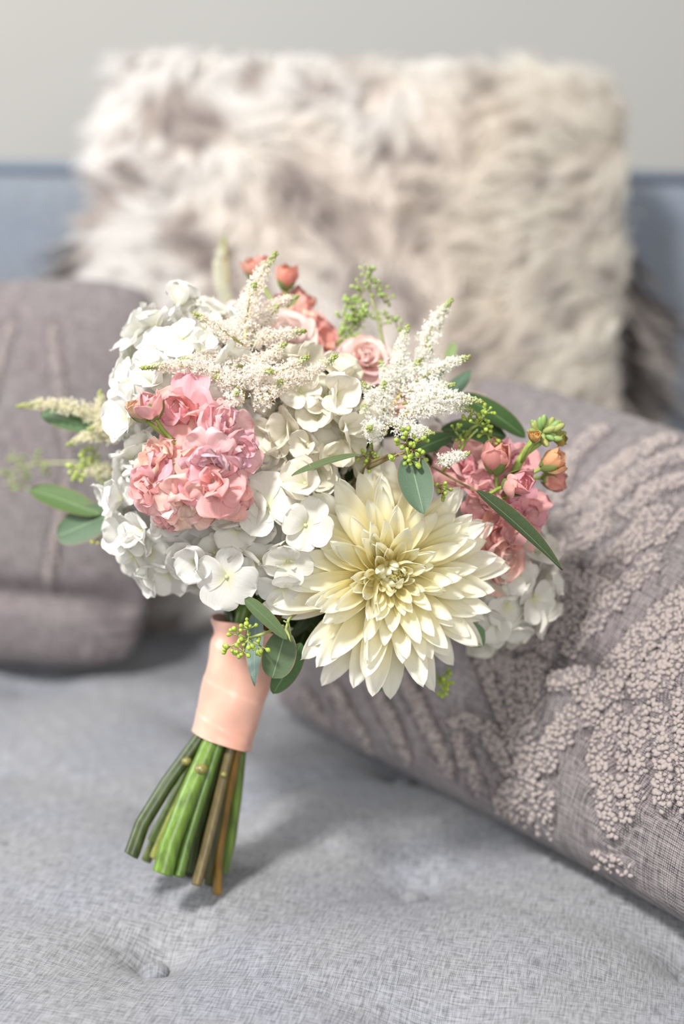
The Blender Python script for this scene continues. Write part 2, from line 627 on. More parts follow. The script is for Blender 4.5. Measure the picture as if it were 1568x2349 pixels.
# ---------------------------------------------------------------- cushions
class Pillow:
    def __init__(self, center, ex, ey, a, b, T, flare=0.0, power=0.42, edge=0.06, sag=(0, 0), rnd=0.06, roll=0.0):
        self.c = Vector(center)
        self.ex = Vector(ex).normalized()
        ey = Vector(ey); self.ey = (ey - self.ex * ey.dot(self.ex)).normalized()
        self.ez = self.ex.cross(self.ey)
        self.a, self.b, self.T, self.flare, self.p, self.edge = a, b, T, flare, power, edge
        self.sag, self.rnd = sag, rnd
        cr, sr = math.cos(roll), math.sin(roll)
        self.ex, self.ey = self.ex * cr + self.ey * sr, self.ey * cr - self.ex * sr
        M = Matrix((self.ex, self.ey, self.ez)).transposed().to_4x4(); M.translation = self.c
        self.M = M

    def local(self, U, V, side=1):
        X = self.a * U * (1 - self.edge * (1 - V ** 2) * U ** 2) * (1 - self.flare * V) * (1 - self.rnd * V ** 4 * U ** 2)
        Y = self.b * V * (1 - self.edge * (1 - U ** 2) * V ** 2) * (1 - self.rnd * U ** 4 * V ** 2)
        Y = Y - np.clip(V + 0.3, 0, 2) / 1.3 * self.b * (self.sag[0] + self.sag[1] * (U + 1) / 2)
        t = self.T * (np.clip(1 - U ** 2, 0, 1) * np.clip(1 - V ** 2, 0, 1)) ** self.p
        return np.stack([X, Y, side * t], -1)

    def shell(self, nu, nv, disp=None, wr=0.004, seed=0):
        s = np.linspace(-1, 1, nu); t = np.linspace(-1, 1, nv)
        U, V = np.meshgrid(np.sin(s * math.pi / 2) * 0.75 + s * 0.25, np.sin(t * math.pi / 2) * 0.75 + t * 0.25, indexing='ij')
        out, qs = [], []
        sts = []
        for k, side in enumerate((1, -1)):
            P = self.local(U, V, side)
            fl = P.reshape(-1, 3).copy()
            damp = (np.clip(1 - U ** 2, 0, 1) * np.clip(1 - V ** 2, 0, 1)) ** 0.5
            n1 = (vnoise(fl + seed, 11) - 0.5).reshape(U.shape) * 2 * wr * damp
            # puckers that run in from the seams
            edge = np.exp(-((1 - np.maximum(abs(U), abs(V))) / 0.16) ** 2)
            along = np.where(abs(U) > abs(V), V * self.b, U * self.a)
            n1 += edge * damp ** 0.5 * wr * 0.8 * np.sin(along * 190 + 7 * np.sin(along * 31 + seed))
            P[..., 2] += side * n1
            if disp is not None and side > 0:
                P[..., 2] += disp(P[..., 0], P[..., 1]) * np.clip(damp * 3, 0, 1)
            out.append(P.reshape(-1, 3))
            stt = P.reshape(-1, 3).copy(); stt[:, 2] = side
            sts.append(stt)
            q = grid_quads(nu, nv, k * nu * nv)
            qs.append(q if side > 0 else q[:, ::-1])
        self.front = out[0].reshape(nu, nv, 3)
        return np.concatenate(out), np.concatenate(qs), np.concatenate(sts)

    def world(self, p):
        return self.M @ Vector(p)


def seg_dist(X, Y, segs):
    """signed distance to the nearest stitched finger (negative inside), over polyline capsules [(x0,y0,x1,y1,w,finger)],
    and how much farther the next finger lies (small along the crease between two)"""
    per = {}
    for (x0, y0, x1, y1, ww, fi) in segs:
        best = per.get(fi)
        if best is None:
            best = np.full(X.shape, 1e3)
        dx, dy = x1 - x0, y1 - y0
        l2 = dx * dx + dy * dy + 1e-12
        t = np.clip(((X - x0) * dx + (Y - y0) * dy) / l2, 0, 1)
        per[fi] = np.minimum(best, np.hypot(X - x0 - t * dx, Y - y0 - t * dy) - ww)
    b1 = np.full(X.shape, 1e3); b2 = b1.copy()
    for v in per.values():
        b2 = np.minimum(b2, np.maximum(b1, v)); b1 = np.minimum(b1, v)
    return b1, b2 - b1


def ico(sub=1):
    t = (1 + 5 ** 0.5) / 2
    V = [(-1, t, 0), (1, t, 0), (-1, -t, 0), (1, -t, 0), (0, -1, t), (0, 1, t), (0, -1, -t), (0, 1, -t), (t, 0, -1), (t, 0, 1), (-t, 0, -1), (-t, 0, 1)]
    F = [(0, 11, 5), (0, 5, 1), (0, 1, 7), (0, 7, 10), (0, 10, 11), (1, 5, 9), (5, 11, 4), (11, 10, 2), (10, 7, 6), (7, 1, 8), (3, 9, 4), (3, 4, 2), (3, 2, 6), (3, 6, 8), (3, 8, 9), (4, 9, 5), (2, 4, 11), (6, 2, 10), (8, 6, 7), (9, 8, 1)]
    V = [np.array(v) / np.linalg.norm(v) for v in V]
    for _ in range(sub):
        mid, F2 = {}, []
        def m(a, b):
            k = (min(a, b), max(a, b))
            if k not in mid:
                v = V[a] + V[b]; V.append(v / np.linalg.norm(v)); mid[k] = len(V) - 1
            return mid[k]
        for a, b, c in F:
            x, y, z = m(a, b), m(b, c), m(c, a)
            F2 += [(a, x, z), (b, y, x), (c, z, y), (x, y, z)]
        F = F2
    return np.array(V), np.array(F)


ICO_V, ICO_F = ico(1)


def knots_mesh(name, pillow, segs, spacing, size, zfun, mat):
    """French-knot embroidery: thousands of little yarn knots over the stitched fingers"""
    xs = [s[0] for s in segs] + [s[2] for s in segs]; ys = [s[1] for s in segs] + [s[3] for s in segs]
    mw = max(s[4] for s in segs)
    nx = int((max(xs) - min(xs) + 2 * mw) / spacing) + 1; ny = int((max(ys) - min(ys) + 2 * mw) / (spacing * 0.87)) + 1
    I, J = np.meshgrid(np.arange(nx), np.arange(ny), indexing='ij')
    X = min(xs) - mw + (I + 0.5 * (J % 2)) * spacing + rng.normal(0, spacing * 0.2, I.shape)
    Y = min(ys) - mw + J * spacing * 0.87 + rng.normal(0, spacing * 0.2, I.shape)
    d, gap = seg_dist(X, Y, segs)
    keep = (d < -spacing * 0.15) & (gap > 0.0016) & (rng.random(X.shape) < 0.93)
    X, Y = X[keep], Y[keep]
    Z, ok = zfun(X, Y)
    X, Y, Z = X[ok], Y[ok], Z[ok]
    n = len(X)
    sc = size * rng.uniform(0.7, 1.25, (n, 1, 1)) * np.stack([rng.uniform(0.85, 1.6, n), rng.uniform(0.75, 1.1, n), rng.uniform(0.65, 0.95, n)], 1)[:, None, :]
    a = rng.uniform(0, math.pi, n)
    V = ICO_V[None] * sc
    ca, sa = np.cos(a)[:, None], np.sin(a)[:, None]
    V = np.stack([V[..., 0] * ca - V[..., 1] * sa, V[..., 0] * sa + V[..., 1] * ca, V[..., 2]], -1)
    V += np.stack([X, Y, Z + size * 0.3], 1)[:, None, :]
    Fc = (ICO_F[None] + (np.arange(n) * len(ICO_V))[:, None, None]).reshape(-1, 3)
    return mesh_np(name, V.reshape(-1, 3), tris=Fc, mat=mat)


def cushion(name, label, pil, polylines, seed, spacing=0.0035, size=0.00178, px=True, res=(420, 330), folds=()):
    o = thing(name, label, 'cushion', pil.c - Vector((0, 0, pil.c.z)))
    inv = Matrix.Translation(-o.location)
    V0, Q0, _ = pil.shell(90, 70, seed=seed)
    bvh = BVHTree.FromPolygons([pil.world(v) for v in V0], [tuple(q) for q in Q0])
    Minv = pil.M.inverted()
    segs = []
    for fi, pl in enumerate(polylines):
        wpx, pts = pl[0], pl[1:]
        loc = []
        for p in pts:
            if px:
                dvec = (unp(p[0], p[1], 1.0) - CAM).normalized()
                h = bvh.ray_cast(CAM, dvec)
                if h[0] is None:
                    continue
                q = Minv @ h[0]
                loc.append((q.x, q.y, (h[0] - CAM).dot(_F)))
            else:
                loc.append((p[0], p[1], 1.0))
        for a, b_ in zip(loc, loc[1:]):
            ww = 1.32 * wpx * a[2] / FPX if px else wpx
            segs.append((a[0], a[1], b_[0], b_[1], ww, fi))

    def disp(X, Y):
        d, gap = seg_dist(X, Y, segs)
        inside = 1 / (1 + np.exp(np.clip(d / 0.0016, -30, 30)))
        groove = np.exp(-((d - 0.0018) / 0.0020) ** 2)
        fold = np.zeros(X.shape)
        for (fy, slope, wd, dep) in folds:
            fold -= dep * np.exp(-((Y - fy - slope * X) / wd) ** 2)
        return 0.0022 * inside - 0.0050 * groove - 0.0042 * inside * np.exp(-(gap / 0.0018) ** 2) + fold
    V, Q, st = pil.shell(res[0], res[1], disp=disp, seed=seed)
    cov = obj('cover', mesh_np('cover', V, quads=Q, attrs={'st': st}, mat=M_cush), o, inv @ pil.M)
    fr = pil.front
    tree = BVHTree.FromPolygons([Vector(v) for v in fr[::2, ::2].reshape(-1, 3)], [tuple(q) for q in grid_quads(fr[::2, ::2].shape[0], fr[::2, ::2].shape[1])])

    def zf(X, Y):
        Z = np.zeros(len(X)); ok = np.zeros(len(X), bool)
        for i in range(len(X)):
            h = tree.ray_cast(Vector((X[i], Y[i], 1.0)), Vector((0, 0, -1)))
            if h[0] is not None:
                Z[i] = h[0].z; ok[i] = h[0].z > 0.012
        return Z, ok
    e = obj('embroidery', knots_mesh('embroidery', pil, segs, spacing, size, zf, M_yarn), o, inv @ pil.M, kind='stuff')
    return o


R_POLY = [
    (34, (1190, 1900), (1205, 1800), (1190, 1690), (1205, 1580), (1235, 1450), (1290, 1330)),
    (42, (1230, 1480), (1215, 1400), (1240, 1300), (1290, 1200)),
    (34, (1290, 1440), (1360, 1340), (1470, 1240), (1500, 1190)),
    (24, (1310, 1480), (1390, 1390), (1490, 1290)),
    (30, (1130, 1360), (1130, 1440), (1160, 1560), (1185, 1640)),
    (20, (1090, 1420), (1110, 1500), (1145, 1600), (1170, 1660)),
    (21, (1270, 1562), (1320, 1556), (1350, 1556)),
    (26, (1250, 1740), (1300, 1660), (1370, 1590)),
    (40, (1350, 1620), (1440, 1520), (1510, 1440), (1600, 1370)),
    (46, (1480, 1560), (1580, 1470), (1660, 1400)),
    (13, (1480, 1428), (1470, 1470)),
    (24, (1400, 1640), (1372, 1740), (1385, 1820), (1402, 1890)),
    (15, (1436, 1660), (1432, 1780), (1424, 1880)),
    (22, (1470, 1640), (1458, 1760), (1450, 1850)),
    (21, (1510, 1640), (1522, 1750), (1520, 1835)),
    (22, (1560, 1600), (1575, 1720), (1580, 1840)),
    (24, (1620, 1560), (1640, 1720), (1640, 1820)),
    (18, (1180, 1760), (1212, 1850), (1236, 1900)),
    (11, (1262, 1830), (1265, 1930)),
    (11, (1240, 1800), (1248, 1920)),
    (20, (1120, 1680), (1165, 1750), (1192, 1800)),
    (16, (1045, 1650), (1065, 1740), (1095, 1800)),
    (12, (1042, 1640), (1090, 1660), (1140, 1690)),
    (14, (930, 1560), (980, 1660), (1030, 1760)),
    (14, (850, 1560), (900, 1660), (930, 1730)),
    (12, (760, 1570), (800, 1640), (840, 1700)),
    (12, (700, 1590), (730, 1640), (760, 1680)),
    (12, (1370, 1978), (1400, 1985), (1440, 1992)),
    (26, (1270, 1250), (1330, 1150), (1430, 1060), (1520, 1010)),
    (24, (1330, 1230), (1420, 1120), (1530, 1050), (1600, 1040)),
    (22, (1270, 1150), (1300, 1060), (1370, 990)),
    (22, (1420, 1190), (1500, 1120), (1600, 1090)),
    (20, (1250, 1330), (1330, 1250), (1420, 1190)),
    (14, (1420, 1330), (1500, 1250), (1568, 1180)),
    (24, (1690, 1540), (1705, 1700), (1700, 1830)),
    (44, (1700, 1500), (1800, 1420), (1930, 1400)),
    (22, (1760, 1540), (1770, 1680), (1762, 1800)),
    (24, (1830, 1520), (1850, 1690), (1846, 1860)),
    (22, (1900, 1500), (1930, 1650), (1940, 1800)),
    (26, (1700, 1330), (1790, 1230), (1900, 1180)),
    (24, (1660, 1240), (1740, 1150), (1840, 1110)),
]
e_bot = Vector((0.63, -0.78, 0)).normalized()
PR = Pillow(Vector((-0.060, 1.155, 0.012)) + e_bot * 0.30 + Vector((0.53, 0.425, 0.735)) * 0.20, e_bot, (0.53, 0.425, 0.735), 0.315, 0.205, 0.086, sag=(0.14, 0.26))
cushion('embroidered_cushion', 'mauve grey cushion with knotted frond embroidery, slumped beside the bouquet stems', PR, R_POLY, 1)

PL = Pillow(Vector((-0.212, 1.238, 0.002)) + Vector((-0.95, 0.3, 0)).normalized() * 0.22 + Vector((0.09, 0.27, 0.87)).normalized() * 0.18, (0.95, -0.30, 0), (0.09, 0.27, 0.87), 0.25, 0.195, 0.072, rnd=0.12, roll=0.07)
L_POLY = []
for k in range(5):
    x = -0.2 + 0.09 * k
    L_POLY.append((0.0045, (x, -0.13 + 0.02 * (k % 3)), (x + 0.02, 0.0), (x + 0.05 * (k % 2) - 0.01, 0.13)))
cushion('textured_cushion', 'plain mauve grey cushion upright on the seat, half hidden behind the eucalyptus leaves', PL, L_POLY, 5, px=False, res=(220, 180), folds=((-0.112, -0.05, 0.012, 0.016),))


# shaggy sheepskin cushion
def fur_cushion():
    up = Vector((0.0, 0.33, 0.944)).normalized()
    pil = Pillow(Vector((0.014, 1.425, -0.006)) + up * 0.30, (1, 0, 0), up, 0.284, 0.31, 0.085, flare=0.0, power=0.36, edge=0.03, roll=-0.05)
    o = thing('fur_cushion', 'large square shaggy sheepskin cushion, cream with grey patches, propped against the sofa back', 'cushion', (pil.c.x, pil.c.y, 0))
    inv = Matrix.Translation(-o.location)
    m, nt, b = new_mat('sheepskin_hide')
    n = noise(nt, 20, 3)
    L(nt, ramp(nt, n, [(0.35, lin(216, 208, 202)), (0.6, lin(236, 230, 222))]), b.inputs['Base Color'])
    b.inputs['Roughness'].default_value = 0.95
    V, Q, st = pil.shell(80, 80, seed=3)
    obj('hide', mesh_np('hide', V, quads=Q, mat=m), o, inv @ pil.M)
    mf, nt, b = new_mat('wool')
    c = attr(nt, 'col', 0)
    L(nt, c, b.inputs['Base Color'])
    b.inputs['Roughness'].default_value = 0.7
    b.inputs['Specular IOR Level'].default_value = 0.2
    translucent(mf, nt, b, c, 0.55)

    def strands(U, Vv, side, length, dirs, cols, per, width, name, spread):
        """tapering wool strands gathered in locks; U, Vv root of each lock"""
        n = len(U)
        root = pil.local(U, Vv, side)
        K = 6
        t = np.linspace(0, 1, K)
        R_ = np.repeat(root, per, 0) + rng.normal(0, spread, (n * per, 3)) * [1, 1, 0.3]
        D = np.repeat(dirs, per, 0)
        Ln = np.repeat(length, per) * rng.uniform(0.6, 1.1, n * per)
        tip = np.repeat(root, per, 0) + D * Ln[:, None] + rng.normal(0, spread * 0.55, (n * per, 3))
        ph = np.repeat(rng.uniform(0, 6.28, n), per)
        nz = np.zeros_like(R_); nz[:, 2] = side
        P = R_[:, None] * (1 - t)[None, :, None] + tip[:, None] * t[None, :, None]
        P = P + nz[:, None] * (np.sin(t * math.pi) * 0.30)[None, :, None] * Ln[:, None, None]
        wv = np.sin(t[None] * 9 + ph[:, None]) * 0.055 * Ln[:, None]
        sidev = np.cross(D, nz); sidev /= np.linalg.norm(sidev, axis=1, keepdims=True) + 1e-9
        P = P + sidev[:, None] * wv[..., None]
        wd = rng.normal(0, 1, (n * per, 3)); wd -= D * (wd * D).sum(1, keepdims=True); wd /= np.linalg.norm(wd, axis=1, keepdims=True)
        hw = width * (1 - 0.8 * t)
        A = P - wd[:, None] * hw[None, :, None]
        B = P + wd[:, None] * hw[None, :, None]
        VV = np.stack([A, B], 2).reshape(-1, 3)
        m_ = n * per
        base = (np.arange(m_) * K * 2)[:, None] + (np.arange(K - 1) * 2)[None]
        q = np.stack([base, base + 1, base + 3, base + 2], -1).reshape(-1, 4)
        cc = np.repeat(cols, per, 0) * rng.uniform(0.93, 1.06, (m_, 1))
        cc = np.concatenate([np.clip(cc, 0, 1), np.ones((m_, 1))], 1)
        cc = np.repeat(cc, K * 2, 0)
        return mesh_np(name, VV, quads=q, attrs={'col': cc}, mat=mf)

    cream = np.array(lin(252, 250, 248)[:3]); peach = np.array(lin(250, 243, 236)[:3]); grey = np.array(lin(220, 211, 206)[:3]); dark = np.array(lin(166, 156, 156)[:3]); gold = np.array(lin(249, 244, 234)[:3])
    n = 5200
    U = rng.uniform(-1, 1, n); V_ = rng.uniform(-1, 1, n)
    P = pil.local(U, V_, 1)
    ang = vnoise(P * [1, 1, 0], 14) * 5 - 2.5 + math.pi * 1.5
    right = np.clip((U - 0.1) * 2.5, 0, 1)
    ang = ang * (1 - right) + (math.pi * 1.05 + (vnoise(P, 25) - 0.5) * 2.2) * right
    d = np.stack([np.cos(ang) * 0.75, np.sin(ang) * 0.75 - 0.12, rng.uniform(0.25, 0.6, n)], 1)
    # at the rim the wool falls outwards
    d[:, 0] += np.sign(U) * np.clip((abs(U) - 0.75) * 3, 0, 1) * 0.6
    d[:, 1] += np.clip((V_ - 0.8) * 4, 0, 1) * 0.9
    d /= np.linalg.norm(d, axis=1, keepdims=True)
    g = vnoise(P + 5.3, 30) * 0.55 + vnoise(P + 9.7, 55) * 0.45
    gm = np.clip((g - 0.545) * 9, 0, 1) * (1 - 0.55 * right)
    pk = np.clip((vnoise(P + 20, 8) - 0.45) * 5, 0, 1)
    col = cream * (1 - pk[:, None]) + peach * pk[:, None]
    col = col * (1 - 0.6 * right[:, None]) + gold * 0.6 * right[:, None]
    col = col * (1 - gm[:, None]) + grey * gm[:, None]
    dk = (rng.random(n) < 0.13 * gm + 0.01)
    col[dk] = dark
    ln = rng.uniform(0.026, 0.05, n)
    obj('fur', strands(U, V_, 1, ln, d, col, 14, 0.00075, 'fur', 0.0055), o, inv @ pil.M, kind='stuff')
    # long hanging locks of the darker back skin, showing past both side seams
    for s, cnt in ((-1, 560), (1, 560)):
        Vs = rng.uniform(-0.95, 0.45, cnt); Us = s * rng.uniform(0.93, 1.0, cnt)
        dd = np.stack([s * rng.uniform(0.35, 1.0, cnt), -rng.uniform(0.45, 1.0, cnt), rng.uniform(-0.3, 0.2, cnt)], 1)
        dd /= np.linalg.norm(dd, axis=1, keepdims=True)
        pick = vnoise(np.stack([Us * 0, Vs, Us * 0 + s], 1) + rng.normal(0, 0.05, (cnt, 1)), 4)
        cc = np.where((pick > 0.52)[:, None], grey * 0.42, dark * 0.42)
        lt = (rng.random(cnt) < 0.36)
        cc[lt] = peach
        obj('side_fur', strands(Us, Vs, -1, rng.uniform(0.07, 0.14, cnt), dd, cc, 14, 0.0012, 'side_fur', 0.005), o, inv @ pil.M, kind='stuff', label='long hanging taupe wool along the side seam')
    return o


fur_cushion()

# ---------------------------------------------------------------- bouquet
BASE = unp(500, 2050, 0.962)
BASE.z = float(seat_height(np.array([BASE.x]), np.array([BASE.y]))[0])
BQ = thing('bouquet', 'hand tied bouquet of white hydrangea, cream dahlia and pink stock, stems wrapped in peach ribbon', 'bouquet', BASE)
BQI = Matrix.Translation(-BASE)


def part(name, M=None, label=None):
    o = bpy.data.objects.new(name, None)
    COL.objects.link(o)
    o.empty_display_size = 0.01
    o.parent = BQ
    o.matrix_basis = BQI @ M if M is not None else BQI
    if label:
        o['label'] = label
    return o


# --- petals
def petal_arrays(Ln=1.0, W=0.4, pa=0.6, pb=0.7, phi0=0.3, phi1=0.0, pw=1.0, cup0=0.6, cup1=0.6, ruf=0.0, rk=3.0, crink=0.0, r0=0.0, tiltend=0.0, twist=0.0, edge=0.0, nu=10, nv=7, seed=0):
    """one petal: length Ln, half width W with a beta profile, elevation phi0 at the base to phi1 at the tip, cupped across, ruffled at the rim"""
    rg = np.random.default_rng(seed)
    u = np.linspace(0, 1, nu)
    u = u * 0.6 + 0.4 * np.sin(u * math.pi / 2)
    v = np.linspace(-1, 1, nv)
    phi = phi0 + (phi1 - phi0) * u ** pw + tiltend * np.clip((u - 0.75) * 4, 0, 1) ** 2
    du = np.diff(u, prepend=0) * Ln
    pm = np.concatenate([[phi[0]], (phi[1:] + phi[:-1]) / 2])
    r = r0 + np.cumsum(du * np.cos(pm)); z = np.cumsum(du * np.sin(pm))
    peak = pa / (pa + pb)
    prof = (np.clip(u, 1e-4, 1) ** pa) * (np.clip(1 - u, 0, 1) ** pb) / (peak ** pa * (1 - peak) ** pb)
    prof = np.maximum(prof, 0.10 * (1 - u) + 0.002)
    ph = rg.uniform(0, 6.28, 6)
    U, V = np.meshgrid(u, v, indexing='ij')
    Wd = W * prof[:, None] * (1 + edge * np.sin(U * 17 + V * 2 + ph[5]) * np.abs(V))
    a = (cup0 + (cup1 - cup0) * U) + 1e-4
    y = Wd * np.sin(a * V) / a
    nrm = Wd * (1 - np.cos(a * V)) / a
    nrm = nrm + ruf * (U ** 1.7) * np.abs(V) ** 1.3 * np.sin(rk * V * 1.6 + ph[0] + 3 * U) + ruf * 0.7 * U ** 3 * np.sin(rk * 2.3 * V + ph[1])
    if crink:
        nrm = nrm + crink * (np.sin(9 * U + 5 * V + ph[2]) * np.sin(7 * V - 4 * U + ph[3]) + 0.6 * np.sin(15 * V + 6 * U + ph[4]) * U) * (0.3 + 0.7 * U)
    y = y + twist * U ** 2 * Ln
    X = r[:, None] - np.sin(phi)[:, None] * nrm
    Z = z[:, None] + np.cos(phi)[:, None] * nrm
    P = np.stack([X, y, Z], -1).reshape(-1, 3)
    return P, grid_quads(nu, nv), U.ravel(), V.ravel()


def petal_mesh(name, mat, **kw):
    P, q, U, V = petal_arrays(**kw)
    return mesh_np(name, P, quads=q, attrs={'t': U, 's': V}, mat=mat)


def RZ(a): return Matrix.Rotation(a, 4, 'Z')
def RX(a): return Matrix.Rotation(a, 4, 'X')
def RY(a): return Matrix.Rotation(a, 4, 'Y')


# --- hydrangea
def floret_mesh(seed):
    rg = np.random.default_rng(seed)
    b = Bag()
    op = rg.uniform(-0.1, 1.0)
    for k in range(4):
        P, q, U, V = petal_arrays(Ln=rg.uniform(0.85, 1.1), W=rg.uniform(0.50, 0.64), pa=0.75, pb=0.42, phi0=op + rg.normal(0.25, 0.2), phi1=op + rg.normal(-0.35, 0.3), cup0=rg.normal(0.2, 0.35), cup1=rg.normal(0.1, 0.4),
                                   ruf=rg.uniform(0.03, 0.13), rk=2.4, crink=0.018, edge=rg.uniform(0.0, 0.03), r0=0.03, nu=10, nv=9, seed=seed * 7 + k)
        a = k * math.pi / 2 + rg.normal(0, 0.13)
        c, s = math.cos(a), math.sin(a)
        P = P @ np.array([[c, s, 0], [-s, c, 0], [0, 0, 1]])
        P[:, 2] += 0.03 * (k % 2)
        b.add(P, q, t=U, s=V)
    # tiny bead in the middle
    b.add(ICO_V * [0.07, 0.07, 0.06] + [0, 0, 0.06], T=ICO_F, t=np.zeros(len(ICO_V)), s=np.zeros(len(ICO_V)))
    return b.mesh('floret', M_hyd)


FLORETS = [floret_mesh(100 + i) for i in range(14)]
HEADS = [  # centre px, py, depth; radii across, up, deep; number of florets; label
    (440, 895, 0.945, 0.049, 0.055, 0.052, 72, 'white hydrangea head above the pink stock blossoms', lin(235, 234, 230)),
    (446, 1150, 0.940, 0.055, 0.054, 0.052, 80, 'white hydrangea head below the pink stock blossoms', lin(234, 233, 229)),
    (722, 985, 0.935, 0.033, 0.046, 0.042, 50, 'ivory hydrangea head between the two astilbe plumes', lin(238, 233, 219)),
    (625, 1205, 0.925, 0.036, 0.040, 0.040, 44, 'white hydrangea head beside the cream dahlia', lin(236, 234, 226)),
    (1140, 1315, 0.968, 0.034, 0.045, 0.036, 46, 'white hydrangea head behind the dahlia against the embroidered cushion', lin(234, 232, 226)),
]
FRONT = {  # single large florets that stand out: px, py, depth, facing, radius
    1: [(520, 1322, 0.882, (-0.05, -0.25, 1), 0.0205), (648, 1345, 0.890, (0.1, -0.7, 0.8), 0.017), (590, 1285, 0.892, (0.0, -0.5, 0.9), 0.016), (450, 1285, 0.888, (-0.2, -0.4, 1), 0.017), (330, 1215, 0.905, (-0.7, -0.1, 0.7), 0.016)],
    2: [(768, 905, 0.884, (0.25, 0.1, 1), 0.0195), (690, 900, 0.892, (-0.2, 0.3, 1), 0.016), (700, 1110, 0.880, (-0.1, 0.3, 1), 0.019), (790, 985, 0.890, (0.5, 0, 0.9), 0.015)],
    3: [(612, 1160, 0.882, (-0.1, 0.2, 1), 0.0215), (700, 1205, 0.874, (0.1, 0.0, 1), 0.018), (545, 1215, 0.886, (-0.2, -0.2, 1), 0.016), (660, 1285, 0.880, (-0.2, -0.5, 0.9), 0.017)],
    0: [(350, 800, 0.91, (-0.5, 0.5, 0.8), 0.017), (300, 960, 0.905, (-0.6, 0, 0.8), 0.018)],
}
HC = [(unp(*h[:3]), h[3], h[4], h[5]) for h in HEADS]
for hi, (px, py, d, rx, ry, rz, n, lab, colr) in enumerate(HEADS):
    c = unp(px, py, d)
    po = part('hydrangea_head', Matrix.Translation(c), lab)
    inner = Bag()
    for lay, cnt in ((1.0, n), (0.74, 36)):
        for i in range(cnt):
            zz = 1 - 2 * (i + 0.5) / cnt
            th = i * 2.39996 + hi
            rr = math.sqrt(1 - zz * zz)
            e = Vector((rr * math.cos(th), rr * math.sin(th), zz))
            e = (e + Vector(rng.normal(0, 0.09, 3))).normalized()
            jr = lay * rng.uniform(0.86, 1.03)
            p = c + (_R * e.x * rx + _U * e.y * ry - _F * e.z * rz) * jr
            nn = (_R * e.x / rx + _U * e.y / ry - _F * e.z / rz).normalized()
            # leave out florets buried in a neighbouring head or deep at the back
            skip = False
            for hj, (cc, ax, ay, az) in enumerate(HC):
                if hj != hi:
                    q = p - cc
                    if (q.dot(_R) / ax) ** 2 + (q.dot(_U) / ay) ** 2 + (q.dot(_F) / az) ** 2 < 0.72:
                        skip = True
            if skip or (lay == 1.0 and e.z < -0.75):
                continue
            nn = (nn + Vector(rng.normal(0, 0.33, 3))).normalized()
            s = 0.0160 * rng.uniform(0.82, 1.22)
            M = frame(p, nn, rng.uniform(0, 6.28), s)
            me = FLORETS[int(rng.integers(len(FLORETS)))]
            if lay == 1.0:
                k = rng.uniform(0.95, 1.02)
                obj('floret', me, po, Matrix.Translation(-c) @ M, (min(colr[0] * k, 0.95), min(colr[1] * k, 0.95), min(colr[2] * k * rng.uniform(0.95, 1.0), 0.95), 1))
            else:
                co = np.empty(len(me.vertices) * 3, np.float32); me.vertices.foreach_get('co', co)
                co = co.reshape(-1, 3) @ np.array(M.to_3x3()).T + np.array(M.translation - c)
                nvv = 90
                fq = np.concatenate([grid_quads(10, 9, k_ * nvv) for k_ in range(4)])
                inner.add(co[:360], fq, t=np.full(360, 0.5), s=np.zeros(360))
    for (fx, fy, fd, fn, fs) in FRONT.get(hi, ()):
        obj('floret', FLORETS[int(rng.integers(len(FLORETS)))], po, Matrix.Translation(-c) @ frame(unp(fx, fy, fd), cdir(*fn), rng.uniform(0, 6.28), fs), (min(colr[0] * 1.03, 0.95), min(colr[1] * 1.03, 0.95), min(colr[2] * 1.03, 0.95), 1))
    if inner.n:
        obj('inner_florets', inner.mesh('inner_florets', M_hyd), po, None, colr, kind='stuff')


